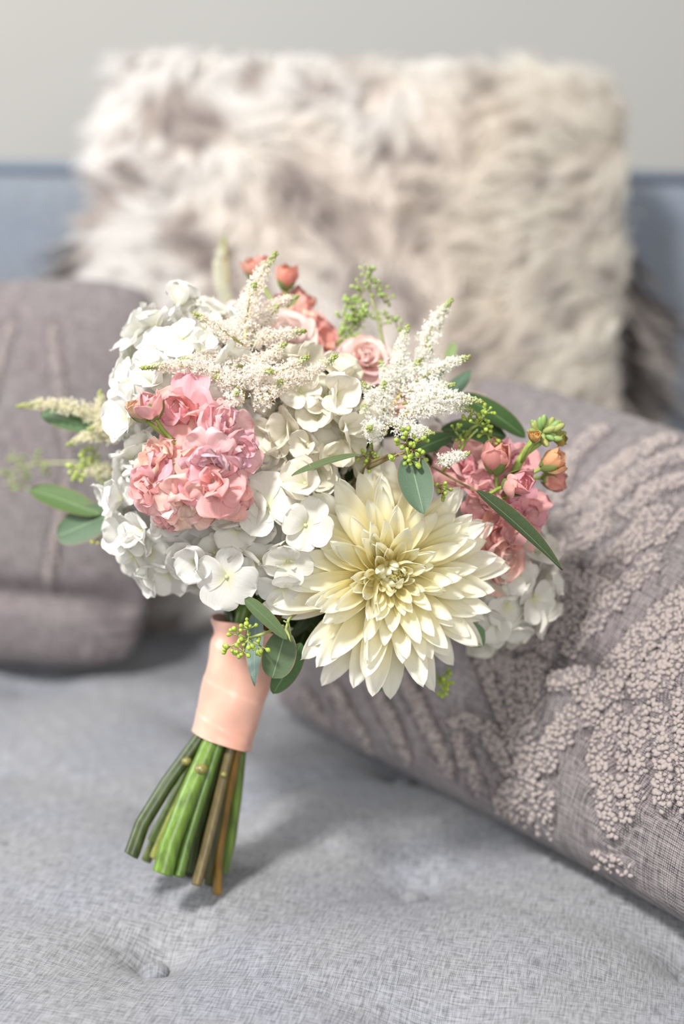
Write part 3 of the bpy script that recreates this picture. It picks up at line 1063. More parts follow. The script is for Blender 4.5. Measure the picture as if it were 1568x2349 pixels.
# --- dahlia
def dahlia():
    c = unp(886, 1318, 0.908)
    nrm = cdir(0.16, 0.0, 1.0)
    po = part('dahlia', frame(c, nrm), 'large cream dahlia bloom with pointed petals and a pale yellow heart')
    NP = 190
    RINGS = 9
    meshes = []
    for k in range(RINGS):
        f = k / (RINGS - 1)
        row = []
        for j in range(5):
            rg = np.random.default_rng(900 + k * 10 + j)
            Ln = 0.013 + 0.0475 * f ** 0.9
            W = (0.0031 + 0.0067 * f ** 0.7)
            phi0 = math.radians(86 - 80 * f ** 0.9)
            phi1 = phi0 + math.radians((42 if f < 0.15 else 22 if f < 0.4 else 4) + rg.normal(-16 * f, 13))
            cup = 2.3 - 1.35 * f ** 0.6
            row.append(petal_mesh('petal', M_dahlia, Ln=Ln, W=W * rg.uniform(0.9, 1.12), pa=0.62, pb=0.66, phi0=phi0, phi1=phi1, pw=1.3, cup0=cup * 1.15, cup1=cup * rg.uniform(0.45, 0.9),
                                  ruf=0.0009 * f + rg.uniform(0, 0.0014) * f, rk=2.0, crink=0.00025, tiltend=rg.normal(0.15, 0.35) * (0.3 + f), twist=rg.normal(0, 0.05), r0=0.0, nu=13, nv=9, seed=k * 31 + j))
        meshes.append(row)
    for i in range(NP):
        f = (i + 0.5) / NP
        k = min(RINGS - 1, int(f ** 0.9 * RINGS))
        th = i * 2.39996
        rb = 0.0015 + 0.017 * math.sqrt(f)
        zb = 0.012 * (1 - f ** 1.2) + rng.normal(0, 0.0008)
        M = RZ(th + 0.0) @ Matrix.Translation((rb, 0, zb)) @ RX(rng.normal(0, 0.26)) @ RZ(rng.normal(0, 0.08)) @ RY(rng.normal(0, 0.12)) @ Matrix.Scale(rng.uniform(0.86, 1.1), 4)
        k_ = rng.uniform(0.97, 1.0)
        obj('petal', meshes[k][int(rng.integers(5))], po, M, (0.955 * k_, 0.938 * k_, 0.85 * k_ * (0.88 + 0.12 * f), 1))
    b = Bag()
    for i in range(40):
        th = i * 2.39996; r = 0.0010 * math.sqrt(i)
        b.add(ICO_V * [0.0010, 0.0010, 0.0030] + [r * math.cos(th), r * math.sin(th), 0.0200 - r * 0.6], T=ICO_F)
    b.add(ICO_V * [0.0125, 0.0125, 0.0105] + [0, 0, 0.004], T=ICO_F)
    obj('flower_heart', b.mesh('flower_heart', simple('dahlia_heart', lin(232, 222, 150), 0.6)), po, kind='stuff', label='pale yellow green heart of tightly closed petals')
    # green bracts at the back
    br = petal_mesh('bract', M_leaf, Ln=0.022, W=0.005, phi0=0.2, phi1=-0.4, cup0=0.4, cup1=0.2, nu=6, nv=5)
    for i in range(7):
        obj('bract', br, po, RZ(i * 0.9) @ Matrix.Translation((0.012, 0, -0.006)), lin(110, 140, 80))


dahlia()

# --- stock blossoms
STK = {}
for tier, (L0, W0, p0, p1, cups, rf, nn_) in {'outer': (1.05, 0.56, 0.45, -0.35, 0.35, 0.14, 6), 'middle': (0.78, 0.48, 0.95, 0.2, 0.5, 0.17, 6), 'inner': (0.48, 0.36, 1.3, 1.0, 0.9, 0.16, 5)}.items():
    STK[tier] = []
    for j in range(nn_):
        rg = np.random.default_rng({'outer': 1, 'middle': 2, 'inner': 3}[tier] * 100 + j)
        STK[tier].append(petal_mesh('petal', M_stock, Ln=L0 * rg.uniform(0.85, 1.1), W=W0 * rg.uniform(0.85, 1.15), pa=0.95, pb=0.36, phi0=p0, phi1=p1 + rg.normal(0, 0.35), cup0=cups, cup1=rg.normal(0.2, 0.6),
                                    ruf=rf * rg.uniform(0.6, 1.4), rk=rg.uniform(2.2, 3.6), crink=0.022, edge=0.03, r0=0.05, tiltend=rg.normal(0, 0.5), nu=12, nv=11, seed=50 + j + nn_))


def jitter(c, k):
    return (min(1, c[0] * rng.uniform(1 - k, 1 + k * 0.6)), min(1, c[1] * rng.uniform(1 - k, 1 + k)), min(1, c[2] * rng.uniform(1 - k, 1 + k)), 1)


def blossom(px, py, d, rpx, nrm, col, label, name='stock_blossom', counts=(5, 5, 5)):
    c = unp(px, py, d)
    r = 1.1 * rpx * d / FPX
    po = part(name, frame(c, cdir(*nrm), rng.uniform(0, 6.28), r), label)
    for tier, cnt, zb in (('outer', counts[0], 0.0), ('middle', counts[1], 0.08), ('inner', counts[2], 0.14)):
        off = rng.uniform(0, 6.28)
        for k in range(cnt):
            M = RZ(off + 2 * math.pi * (k + rng.normal(0, 0.12)) / cnt) @ Matrix.Translation((0, 0, zb)) @ RX(rng.normal(0, 0.3)) @ RY(rng.normal(0, 0.18))
            me = STK[tier][int(rng.integers(len(STK[tier])))]
            obj('petal', me, po, M, jitter(col, 0.07))
    return po


PINK = lin(249, 196, 195); ROSEPK = lin(247, 200, 204); LILAC = lin(249, 214, 220); PEACH = lin(250, 206, 194); CREAMPK = lin(251, 220, 212); CORAL = lin(243, 180, 168); ORANGE = lin(248, 192, 150); DUSTY = lin(240, 182, 186); BLUSH = lin(252, 234, 226)
for a in [
    (428, 948, 0.877, 74, (-0.25, 0.35, 1), PINK), (512, 985, 0.868, 58, (0.25, 0.3, 1), ROSEPK), (482, 1040, 0.860, 62, (-0.05, -0.55, 0.8), LILAC), (540, 1035, 0.868, 52, (0.6, -0.1, 0.8), ROSEPK),
    (378, 1055, 0.874, 60, (-0.45, 0.45, 0.8), PEACH), (352, 1110, 0.870, 60, (-0.55, -0.1, 0.8), PINK), (425, 1145, 0.866, 68, (-0.1, -0.55, 0.8), CREAMPK), (488, 1105, 0.862, 74, (0.1, 0.05, 1), PINK),
    (528, 1140, 0.868, 50, (0.45, -0.4, 0.8), PINK), (390, 1180, 0.886, 42, (-0.3, -0.8, 0.5), PINK),
]:
    blossom(*a, 'ruffled pink stock blossom')
for a in [
    (1065, 1085, 0.925, 62, (-0.1, 0.3, 1), DUSTY), (1115, 1140, 0.920, 54, (0.1, 0.0, 1), DUSTY), (1200, 1182, 0.918, 56, (0.5, -0.1, 0.8), DUSTY), (1135, 1215, 0.925, 58, (0.3, -0.2, 0.9), CORAL), (1180, 1065, 0.935, 50, (0.3, 0.3, 0.8), DUSTY),
]:
    blossom(*a, 'dusty rose stock blossom behind the dahlia')
for a in [(722, 792, 0.985, 54, (0.6, 0.1, 0.8), CORAL), (695, 752, 0.99, 46, (0.3, 0.5, 0.8), PEACH)]:
    blossom(*a, 'coral stock blossom at the back of the bouquet')


# --- stock buds
BUDP = [petal_mesh('petal', M_stock, Ln=1.25, W=0.55, pa=0.7, pb=0.45, phi0=0.65, phi1=1.75 + 0.25 * (j % 2), cup0=1.2, cup1=1.1, ruf=0.09, crink=0.02, r0=0.1, nu=10, nv=9, seed=300 + j) for j in range(4)]
SEP = petal_mesh('sepal', M_leaf, Ln=0.95, W=0.25, pa=0.5, pb=0.7, phi0=0.7, phi1=1.75, cup0=0.9, cup1=0.6, r0=0.14, nu=8, nv=5, seed=4)


def bud(px, py, d, rpx, axis, col, stem_to=None, label=None, green=lin(122, 138, 78), squash=0.95):
    c = unp(px, py, d)
    r = 1.75 * rpx * d / FPX
    M = frame(c - cdir(*axis) * r * 0.7, cdir(*axis), rng.uniform(0, 6), r) @ Matrix.Diagonal((1, 1, squash, 1))
    po = part('stock_bud', M, label)
    for tier, (cnt, sc, z) in enumerate(((4, 0.95, 0.0), (4, 0.72, 0.18), (3, 0.46, 0.4))):
        for k in range(cnt):
            obj('petal', BUDP[int(rng.integers(4))], po, RZ(2 * math.pi * (k + 0.5 * tier) / cnt + rng.normal(0, 0.15)) @ Matrix.Translation((0, 0, z)) @ RX(rng.normal(0, 0.2)) @ RY(rng.normal(0, 0.12)) @ Matrix.Scale(sc, 4), jitter(col, 0.08))
    for k in range(4):
        obj('sepal', SEP, po, RZ(k * 1.57 + 0.3) @ Matrix.Translation((0, 0, -0.1)), green)
    if stem_to:
        p1 = unp(*stem_to)
        p0 = c - cdir(*axis) * r * 0.6
        mid = (p0 + p1) / 2 - cdir(*axis) * r * 0.5
        Mi = (BQ.matrix_basis @ po.matrix_basis).inverted()
        Mi = M.inverted()
        b = Bag(); b.tube([Mi @ p for p in (p0, p0 * 0.6 + mid * 0.4 - cdir(*axis) * r * 0.1, mid, p1)], [0.0013 / r, 0.0012 / r, 0.0013 / r, 0.0016 / r], 8)
        obj('flower_stalk', b.mesh('flower_stalk', M_twig), po, None, lin(140, 160, 76))


bud(347, 918, 0.858, 36, (-0.1, 0.9, 0.35), PINK, (440, 1020, 0.868), 'pink stock bud on a green stalk')
bud(312, 932, 0.862, 32, (-0.5, 0.8, 0.3), lin(238, 194, 164), (430, 1010, 0.870), 'faded peach stock bud', green=lin(140, 148, 110))
bud(1140, 1036, 0.900, 42, (0.05, 0.9, 0.35), CORAL, (1160, 1140, 0.915), 'coral stock bud')
bud(1192, 1108, 0.888, 38, (0.55, 0.1, 0.7), lin(246, 184, 184), (1130, 1140, 0.905), 'pink stock bud opening')
bud(1278, 1058, 0.905, 32, (0.8, 0.35, 0.3), ORANGE, (1190, 1110, 0.915), 'orange stock bud')
bud(1282, 1104, 0.925, 32, (0.9, -0.2, 0.3), lin(244, 182, 172), (1200, 1110, 0.92), 'salmon stock bud')
bud(580, 607, 1.0, 32, (-0.3, 0.8, 0.3), CORAL, (660, 720, 0.99), 'coral stock bud high at the back')
bud(658, 626, 0.992, 31, (0.1, 0.9, 0.3), lin(242, 172, 148), (660, 720, 0.99), 'salmon stock bud high at the back')
bud(692, 684, 0.998, 34, (0.5, 0.6, 0.3), CORAL, (650, 740, 0.99), 'coral stock bud')
bud(642, 690, 1.01, 28, (-0.2, 0.6, 0.3), CORAL, (655, 730, 0.99), 'coral stock bud')
bud(1095, 908, 1.06, 16, (0.1, 0.9, 0.3), BLUSH, None, 'small blush bud')

# green, still closed stock tip above the right blossoms
tip = part('stock_tip', None, 'green unopened stock tip')
b = Bag()
b.tube([unp(1160, 1130, 0.918), unp(1190, 1060, 0.910), unp(1222, 1010, 0.903), unp(1238, 988, 0.900)], [0.0028, 0.0027, 0.0024, 0.002], 10)
b.tube([unp(1200, 1045, 0.908), unp(1240, 1015, 0.905), unp(1275, 1005, 0.905)], [0.0018, 0.0016, 0.0013], 8)
b.tube([unp(1195, 1060, 0.908), unp(1210, 1025, 0.902), unp(1225, 1010, 0.898)], [0.0014, 0.0012, 0.001], 8)
obj('flower_stalk', b.mesh('flower_stalk', M_twig), tip, None, lin(146, 168, 86))
for k in range(22):
    a = k * 2.4
    rr = 10 + 26 * math.sqrt(k / 22)
    p = unp(1250 + rr * math.cos(a) * 1.0, 985 + rr * math.sin(a) * 0.62 + (8 if k > 15 else 0), 0.898 + 0.006 * random.random())
    ax = cdir(math.cos(a) * 0.8 + 0.3, -math.sin(a) * 0.8 + 0.4, 0.4)
    M = frame(p, ax, 0, 0.0022 * random.uniform(0.8, 1.2)) @ Matrix.Diagonal((1, 1, 2.1, 1))
    obj('green_bud', bpy.data.meshes.get('green_bud') or mesh_np('green_bud', ICO_V, tris=ICO_F, mat=M_pod), tip, M, lin(132 + random.randint(-10, 25), 158, 92))
bud(1228, 998, 0.893, 15, (0.2, 0.7, 0.5), lin(226, 180, 110), None, 'tiny yellow stock bud')
bud(1290, 1008, 0.905, 17, (0.8, -0.1, 0.4), lin(200, 176, 96), None, 'tiny yellow green stock bud')

# --- roses
ROSE = []
for k, (L0, W0, p0, p1, cu) in enumerate([(0.55, 0.36, 1.25, 1.9, 1.3), (0.66, 0.42, 1.15, 1.55, 1.1), (0.80, 0.52, 0.95, 1.1, 0.9), (0.95, 0.60, 0.7, 0.45, 0.75), (1.05, 0.64, 0.4, -0.15, 0.55)]):
    ROSE.append([petal_mesh('petal', M_rose, Ln=L0, W=W0, pa=0.6, pb=0.36, phi0=p0, phi1=p1, cup0=cu * 1.2, cup1=cu * (0.5 + 0.2 * j), ruf=0.03 + 0.02 * j, rk=1.8, crink=0.006, r0=0.06, tiltend=-0.35 * (k > 1) - 0.15 * j, nu=12, nv=11, seed=700 + k * 5 + j) for j in range(3)])


def rose(px, py, d, rpx, nrm, col, label):
    c = unp(px, py, d)
    r = rpx * d / FPX
    po = part('rose', frame(c, cdir(*nrm), rng.uniform(0, 6), r), label)
    for k, cnt in enumerate((3, 4, 5, 5, 6)):
        off = rng.uniform(0, 6)
        for j in range(cnt):
            obj('petal', ROSE[k][int(rng.integers(3))], po, RZ(off + 2 * math.pi * j / cnt + rng.normal(0, 0.1)) @ Matrix.Translation((0, 0, 0.25 - 0.06 * k)) @ RX(rng.normal(0, 0.1)) @ RY(rng.normal(0, 0.06)), jitter(col, 0.03))


rose(645, 800, 0.975, 88, (0.15, 0.45, 0.9), BLUSH, 'peach blush rose behind the tall astilbe plume')
rose(590, 890, 0.955, 62, (-0.1, 0.3, 1), lin(250, 226, 208), 'pale peach rose half hidden by the astilbe')
rose(505, 820, 0.972, 56, (-0.3, 0.4, 0.9), lin(250, 230, 214), 'pale peach rose between hydrangea and astilbe')
rose(550, 745, 1.0, 56, (-0.1, 0.6, 0.8), lin(250, 230, 222), 'blush rose high at the back')
rose(832, 838, 0.965, 64, (0.1, 0.5, 0.9), lin(250, 220, 214), 'pale pink rose between the two astilbe plumes')
rose(1108, 1262, 0.940, 108, (0.55, -0.25, 0.8), lin(247, 208, 198), 'salmon rose tucked behind the dahlia')
rose(920, 905, 0.975, 60, (0.2, 0.4, 0.9), lin(248, 218, 204), 'pale peach rose under the white astilbe')
rose(1000, 1040, 0.985, 62, (0.3, 0.4, 0.8), lin(246, 236, 226), 'ivory rose behind the eucalyptus')


# --- leaves and seeded eucalyptus
def leaf(parent, p0, p1, width, nrm, col, bend=0.12, fold=0.25, sharp=0.75, name='leaf', seed=0):
    """a leaf from stalk p0 to tip p1 whose face looks along nrm"""
    Ln = (p1 - p0).length
    x = (p1 - p0).normalized()
    z = Vector(nrm); z = (z - x * z.dot(x)).normalized()
    y = z.cross(x)
    P, q, U, V = petal_arrays(Ln=1.0, W=width / Ln / 2, pa=0.55, pb=sharp, phi0=bend, phi1=-bend, cup0=fold, cup1=fold, ruf=0.006, crink=0.002, r0=0, nu=16, nv=9, seed=seed)
    R = Matrix((x, y, z)).transposed().to_4x4() @ Matrix.Scale(Ln, 4); R.translation = p0
    me = mesh_np(name, P, quads=q, attrs={'t': U, 's': V}, mat=M_leaf)
    return obj(name, me, parent, BQI_L(parent) @ R, col)


def BQI_L(parent):
    return Matrix.Identity(4)


def pod_mesh():
    prof = [(0.0, 0.0), (0.28, 0.25), (0.62, 0.9), (0.92, 1.45), (1.0, 1.9), (0.82, 2.35), (0.45, 2.6), (0.12, 2.85)]
    n = 8
    V, T = [], []
    for r, z in prof:
        for k in range(n):
            a = 2 * math.pi * k / n
            V.append([max(r, 0.05) * math.cos(a), max(r, 0.05) * math.sin(a), z])
    return mesh_np('seed_pod', np.array(V), grid_quads(len(prof), n, 0, True)[:, ::-1], mat=M_pod)


POD = pod_mesh()


def seed_cluster(po, bag, px, py, d, rpx, axis, umbels, pods, size=0.0013, col=(150, 172, 74), spreadz=0.5, stem_from=None):
    c = unp(px, py, d)
    r = rpx * d / FPX
    ax = cdir(*axis)
    if stem_from:
        p = unp(*stem_from)
        bag.tube([p, (p + c) / 2 + ax * r * 0.1, c - ax * r * 0.3], [0.0011, 0.0010, 0.0009], 7)
    for u in range(umbels):
        a = u * 2.4 + rng.uniform(-0.3, 0.3)
        rad = r * 0.62 * math.sqrt((u + 0.4) / umbels)
        uc = c + _R * rad * math.cos(a) + _U * rad * math.sin(a) - _F * rng.normal(0.0, spreadz * 0.3) * r
        bag.tube([c - ax * r * 0.3, (c - ax * r * 0.3) * 0.4 + uc * 0.6, uc], [0.0008, 0.0007, 0.0006], 6)
        od = ((uc - c).normalized() * 0.7 + ax * 0.7 - _F * 0.3)
        for k in range(pods):
            dv = (od.normalized() * 0.55 + Vector(rng.normal(0, 0.62, 3))).normalized()
            lp = size * rng.uniform(1.2, 2.8)
            tip_ = uc + dv * lp
            bag.tube([uc, tip_ + dv * size * 0.3], [0.00032, 0.00042], 5)
            k_ = rng.uniform(0.8, 1.2)
            cl = lin(*col)
            obj('seed_pod', POD, po, frame(tip_, dv, rng.uniform(0, 6), size * rng.uniform(0.8, 1.15)), (cl[0] * k_, cl[1] * k_, cl[2] * k_, 1))


def sprig(label):
    po = bpy.data.objects.new('eucalyptus_sprig', None)
    COL.objects.link(po); po.parent = BQ; po.matrix_basis = BQI; po['label'] = label
    po.empty_display_size = 0.01
    return po


GRN = lin(92, 116, 86); GRD = lin(64, 92, 56); GRB = lin(104, 134, 116); GRY = lin(112, 136, 84)
TW = lin(142, 158, 84); TWB = lin(138, 122, 84)

# sprig over the dahlia: broad hanging leaf, seed cluster, leaves to the right
po = sprig('seeded eucalyptus with a broad leaf hanging over the dahlia'); bg = Bag()
leaf(po, unp(938, 1042, 0.868), unp(972, 1180, 0.858), 0.0215, cdir(-0.1, 0.25, 1), lin(82, 106, 84), bend=-0.1)
seed_cluster(po, bg, 938, 1030, 0.868, 58, (0.1, 0.2, 0.8), 7, 6, 0.00145, stem_from=(845, 1075, 0.90))
bg.tube([unp(800, 1120, 0.92), unp(850, 1060, 0.90), unp(905, 1040, 0.88)], [0.0012, 0.0011, 0.0009], 7)
seed_cluster(po, bg, 845, 1050, 0.90, 34, (-0.2, 0.3, 0.8), 4, 4)
seed_cluster(po, bg, 1012, 1120, 0.885, 22, (0.3, 0.2, 0.8), 3, 3, stem_from=(960, 1090, 0.90))
obj('twig', bg.mesh('twig', M_twig), po, None, TWB)
# knife-thin leaf seen from its edge above the dahlia
po = sprig('narrow eucalyptus leaf seen edge on above the dahlia')
leaf(po, unp(826, 1042, 0.880), unp(668, 1092, 0.862), 0.0105, cdir(0.12, 0.95, 0.30), lin(98, 114, 80), bend=0.14, fold=0.3)
# long leaf over the rose at the right
po = sprig('long dark eucalyptus leaf lying across the pink stock'); bg = Bag()
leaf(po, unp(1092, 1125, 0.888), unp(1290, 1308, 0.872), 0.018, cdir(0.45, 0.42, 0.50), lin(66, 82, 56), bend=0.10, fold=0.5, sharp=0.8)
bg.tube([unp(990, 1070, 0.91), unp(1050, 1105, 0.90), unp(1094, 1127, 0.888)], [0.0009, 0.0008, 0.0007], 6)
obj('twig', bg.mesh('twig', M_twig), po, None, TWB)
# right upper sprig with dark leaves
po = sprig('seeded eucalyptus with dark leaves reaching towards the embroidered cushion'); bg = Bag()
leaf(po, unp(1020, 925, 0.955), unp(1078, 850, 0.985), 0.0145, cdir(-0.5, 0.1, 1), lin(90, 116, 96), bend=0.1)
leaf(po, unp(1050, 905, 0.96), unp(1206, 1005, 0.955), 0.020, cdir(0.25, 0.55, 0.75), lin(62, 88, 48), bend=0.2, fold=0.3, sharp=0.55)
leaf(po, unp(1160, 1000, 0.955), unp(1010, 985, 0.945), 0.022, cdir(0.1, 0.5, 0.8), lin(62, 84, 48), bend=0.1)
leaf(po, unp(1035, 1000, 0.935), unp(930, 1045, 0.925), 0.017, cdir(-0.1, 0.6, 0.7), lin(58, 84, 48), bend=0.1)
leaf(po, unp(870, 900, 0.96), unp(905, 860, 0.97), 0.008, cdir(0, 0.3, 1), lin(110, 150, 80), bend=0.1)
seed_cluster(po, bg, 1100, 962, 0.898, 40, (0.2, 0.8, 0.3), 5, 5, stem_from=(1060, 1010, 0.91))
seed_cluster(po, bg, 1052, 995, 0.915, 26, (-0.2, 0.7, 0.4), 3, 4, stem_from=(1060, 1010, 0.91))
seed_cluster(po, bg, 1122, 1000, 0.905, 24, (0.4, -0.5, 0.6), 3, 3)
bg.tube([unp(1015, 1080, 0.92), unp(1055, 1035, 0.912), unp(1070, 1010, 0.91), unp(1095, 985, 0.90)], [0.0011, 0.001, 0.0009, 0.0007], 7)
obj('twig', bg.mesh('twig', M_twig), po, None, TW)
# tall pair at the back
po = sprig('tall seeded eucalyptus rising at the back between the astilbe plumes'); bg = Bag()
bg.tube([unp(880, 840, 0.965), unp(878, 790, 0.967), unp(866, 730, 0.97), unp(848, 670, 0.972), unp(845, 620, 0.975)], [0.0014, 0.0013, 0.0011, 0.0009, 0.0007], 7)
for (x, y, r_, u_, p_) in ((846, 628, 20, 3, 3), (828, 665, 22, 3, 3), (868, 660, 22, 3, 3), (885, 690, 18, 2, 3), (836, 715, 24, 3, 4), (890, 725, 22, 2, 3), (915, 750, 14, 2, 2), (872, 745, 18, 2, 2)):
    seed_cluster(po, bg, x, y, 0.971, r_, (0.2 if x > 850 else -0.3, 0.9, 0.3), u_, p_ + 1, 0.0013, (150, 172, 100))
bg.tube([unp(800, 850, 0.975), unp(806, 780, 0.98), unp(812, 700, 0.985)], [0.0013, 0.0011, 0.0009], 7)
for (x, y, r_, u_, p_) in ((805, 705, 24, 4, 4), (795, 738, 24, 4, 4), (820, 745, 20, 3, 3), (800, 780, 24, 3, 4), (815, 790, 20, 3, 3), (790, 800, 18, 2, 3)):
    seed_cluster(po, bg, x, y, 0.982, r_, (-0.3, 0.9, 0.3), u_, p_ + 1, 0.0014, (146, 170, 92))
obj('twig', bg.mesh('twig', M_twig), po, None, lin(140, 144, 96))
# below the hydrangea, over the ribbon
po = sprig('seeded eucalyptus hanging over the peach ribbon'); bg = Bag()
leaf(po, unp(658, 1466, 0.872), unp(560, 1374, 0.860), 0.0125, cdir(0.35, 0.55, 0.60), lin(108, 130, 92), bend=0.08, fold=0.25, sharp=0.4)
leaf(po, unp(655, 1445, 0.885), unp(624, 1556, 0.878), 0.0215, cdir(0.25, 0.1, 1), lin(84, 104, 74), bend=0.1, sharp=0.45)
leaf(po, unp(690, 1475, 0.895), unp(626, 1592, 0.905), 0.0165, cdir(0.3, -0.1, 1), lin(76, 106, 66), bend=0.12, sharp=0.6)
leaf(po, unp(588, 1400, 0.915), unp(584, 1575, 0.890), 0.0135, cdir(-0.45, 0.2, 0.9), lin(98, 120, 112), bend=0.1, sharp=0.9)
seed_cluster(po, bg, 560, 1470, 0.872, 62, (-0.2, -0.1, 0.6), 6, 6, 0.00150, (158, 178, 76), 0.6, stem_from=(650, 1436, 0.885))
bg.tube([unp(690, 1400, 0.92), unp(662, 1420, 0.89), unp(655, 1445, 0.885), unp(668, 1470, 0.872)], [0.0009] * 4, 6)
bg.tube([unp(668, 1470, 0.872), unp(662, 1430, 0.868), unp(650, 1424, 0.866)], [0.0006, 0.0006, 0.0005], 6)
obj('twig', bg.mesh('twig', M_twig), po, None, lin(150, 160, 96))
# under the dahlia
po = sprig('green eucalyptus leaves and seeds under the dahlia'); bg = Bag()
leaf(po, unp(1015, 1440, 0.915), unp(1113, 1466, 0.925), 0.0175, cdir(0.1, 0.35, 0.9), lin(104, 134, 96), bend=0.1, fold=0.3, sharp=0.35)
leaf(po, unp(930, 1500, 0.915), unp(850, 1592, 0.925), 0.0125, cdir(0.4, -0.3, 0.9), lin(116, 142, 106), bend=0.1, sharp=0.6)
leaf(po, unp(1000, 1490, 0.94), unp(900, 1500, 0.925), 0.012, cdir(0, -0.3, 1), GRN, bend=0.1)
seed_cluster(po, bg, 1012, 1566, 0.955, 34, (0.3, -0.7, 0.4), 4, 5, 0.00125, (162, 184, 50), 0.6, stem_from=(965, 1500, 0.945))
seed_cluster(po, bg, 965, 1545, 1.0, 26, (0.0, -0.7, 0.4), 3, 4, 0.0012, (110, 130, 84), 0.6, stem_from=(965, 1500, 0.945))
obj('twig', bg.mesh('twig', M_twig), po, None, lin(140, 156, 80))
# left side, out of focus
po = sprig('pair of broad eucalyptus leaves pointing at the far cushion, low on the hydrangea side'); bg = Bag()
leaf(po, unp(228, 1180, 0.98), unp(70, 1122, 1.01), 0.0185, cdir(0.1, 0.4, 0.9), lin(84, 108, 64), bend=0.12, fold=0.4, sharp=0.55)
leaf(po, unp(290, 1165, 0.975), unp(130, 1232, 0.995), 0.0255, cdir(0.0, 0.3, 1), lin(92, 114, 90), bend=0.1, sharp=0.45)
leaf(po, unp(320, 1230, 0.985), unp(255, 1262, 0.99), 0.020, cdir(0, -0.1, 1), lin(80, 108, 72), bend=0.1)
leaf(po, unp(430, 1330, 0.985), unp(330, 1352, 1.0), 0.0135, cdir(0, 0.2, 1), lin(96, 122, 100), bend=0.1, sharp=0.5)
bg.tube([unp(300, 1180, 0.985), unp(230, 1175, 0.985)], 0.001, 6)
seed_cluster(po, bg, 222, 1238, 0.985, 10, (0, 0, 1), 1, 3, 0.0014, (190, 190, 80))
obj('twig', bg.mesh('twig', M_twig), po, None, TW)
po = sprig('dark eucalyptus leaf under the white astilbe at the hydrangea side')
leaf(po, unp(228, 985, 0.975), unp(92, 948, 1.0), 0.0155, cdir(-0.1, 0.3, 1), lin(74, 102, 66), bend=0.15, sharp=0.6)
leaf(po, unp(268, 1000, 0.975), unp(205, 985, 0.985), 0.0155, cdir(-0.1, 0.3, 1), lin(74, 102, 66), bend=0.1, sharp=0.6)
po = sprig('far blurred seeded eucalyptus reaching beyond the hydrangea'); bg = Bag()
bg.tube([unp(235, 1080, 1.0), unp(190, 1075, 1.0), unp(180, 1062, 1.09)], 0.001, 6)
bg.tube([unp(300, 1075, 1.05), unp(180, 1062, 1.09), unp(85, 1062, 1.13), unp(40, 1075, 1.15)], [0.0012, 0.0011, 0.0010, 0.0008], 6)
for (x, y, d_) in ((40, 1060, 1.15), (20, 1090, 1.15), (55, 1095, 1.16), (95, 1060, 1.12)):
    seed_cluster(po, bg, x, y, d_, 28, (-0.8, 0.1, 0.4), 3, 5, 0.0015, (150, 165, 110))
for (x, y, d_) in ((180, 1080, 1.0), (225, 1085, 1.0), (205, 1055, 1.0)):
    seed_cluster(po, bg, x, y, d_, 30, (-0.8, 0.2, 0.5), 4, 5, 0.0014, (172, 190, 96))
obj('twig', bg.mesh('twig', M_twig), po, None, lin(170, 172, 130))
po = sprig('small light green leaves among the coral stock at the back')
leaf(po, unp(655, 745, 0.985), unp(622, 712, 0.98), 0.009, cdir(0, 0.2, 1), lin(170, 196, 90), bend=0.1)
leaf(po, unp(1025, 830, 1.02), unp(1042, 785, 1.03), 0.008, cdir(0, 0.2, 1), lin(140, 160, 110), bend=0.1)


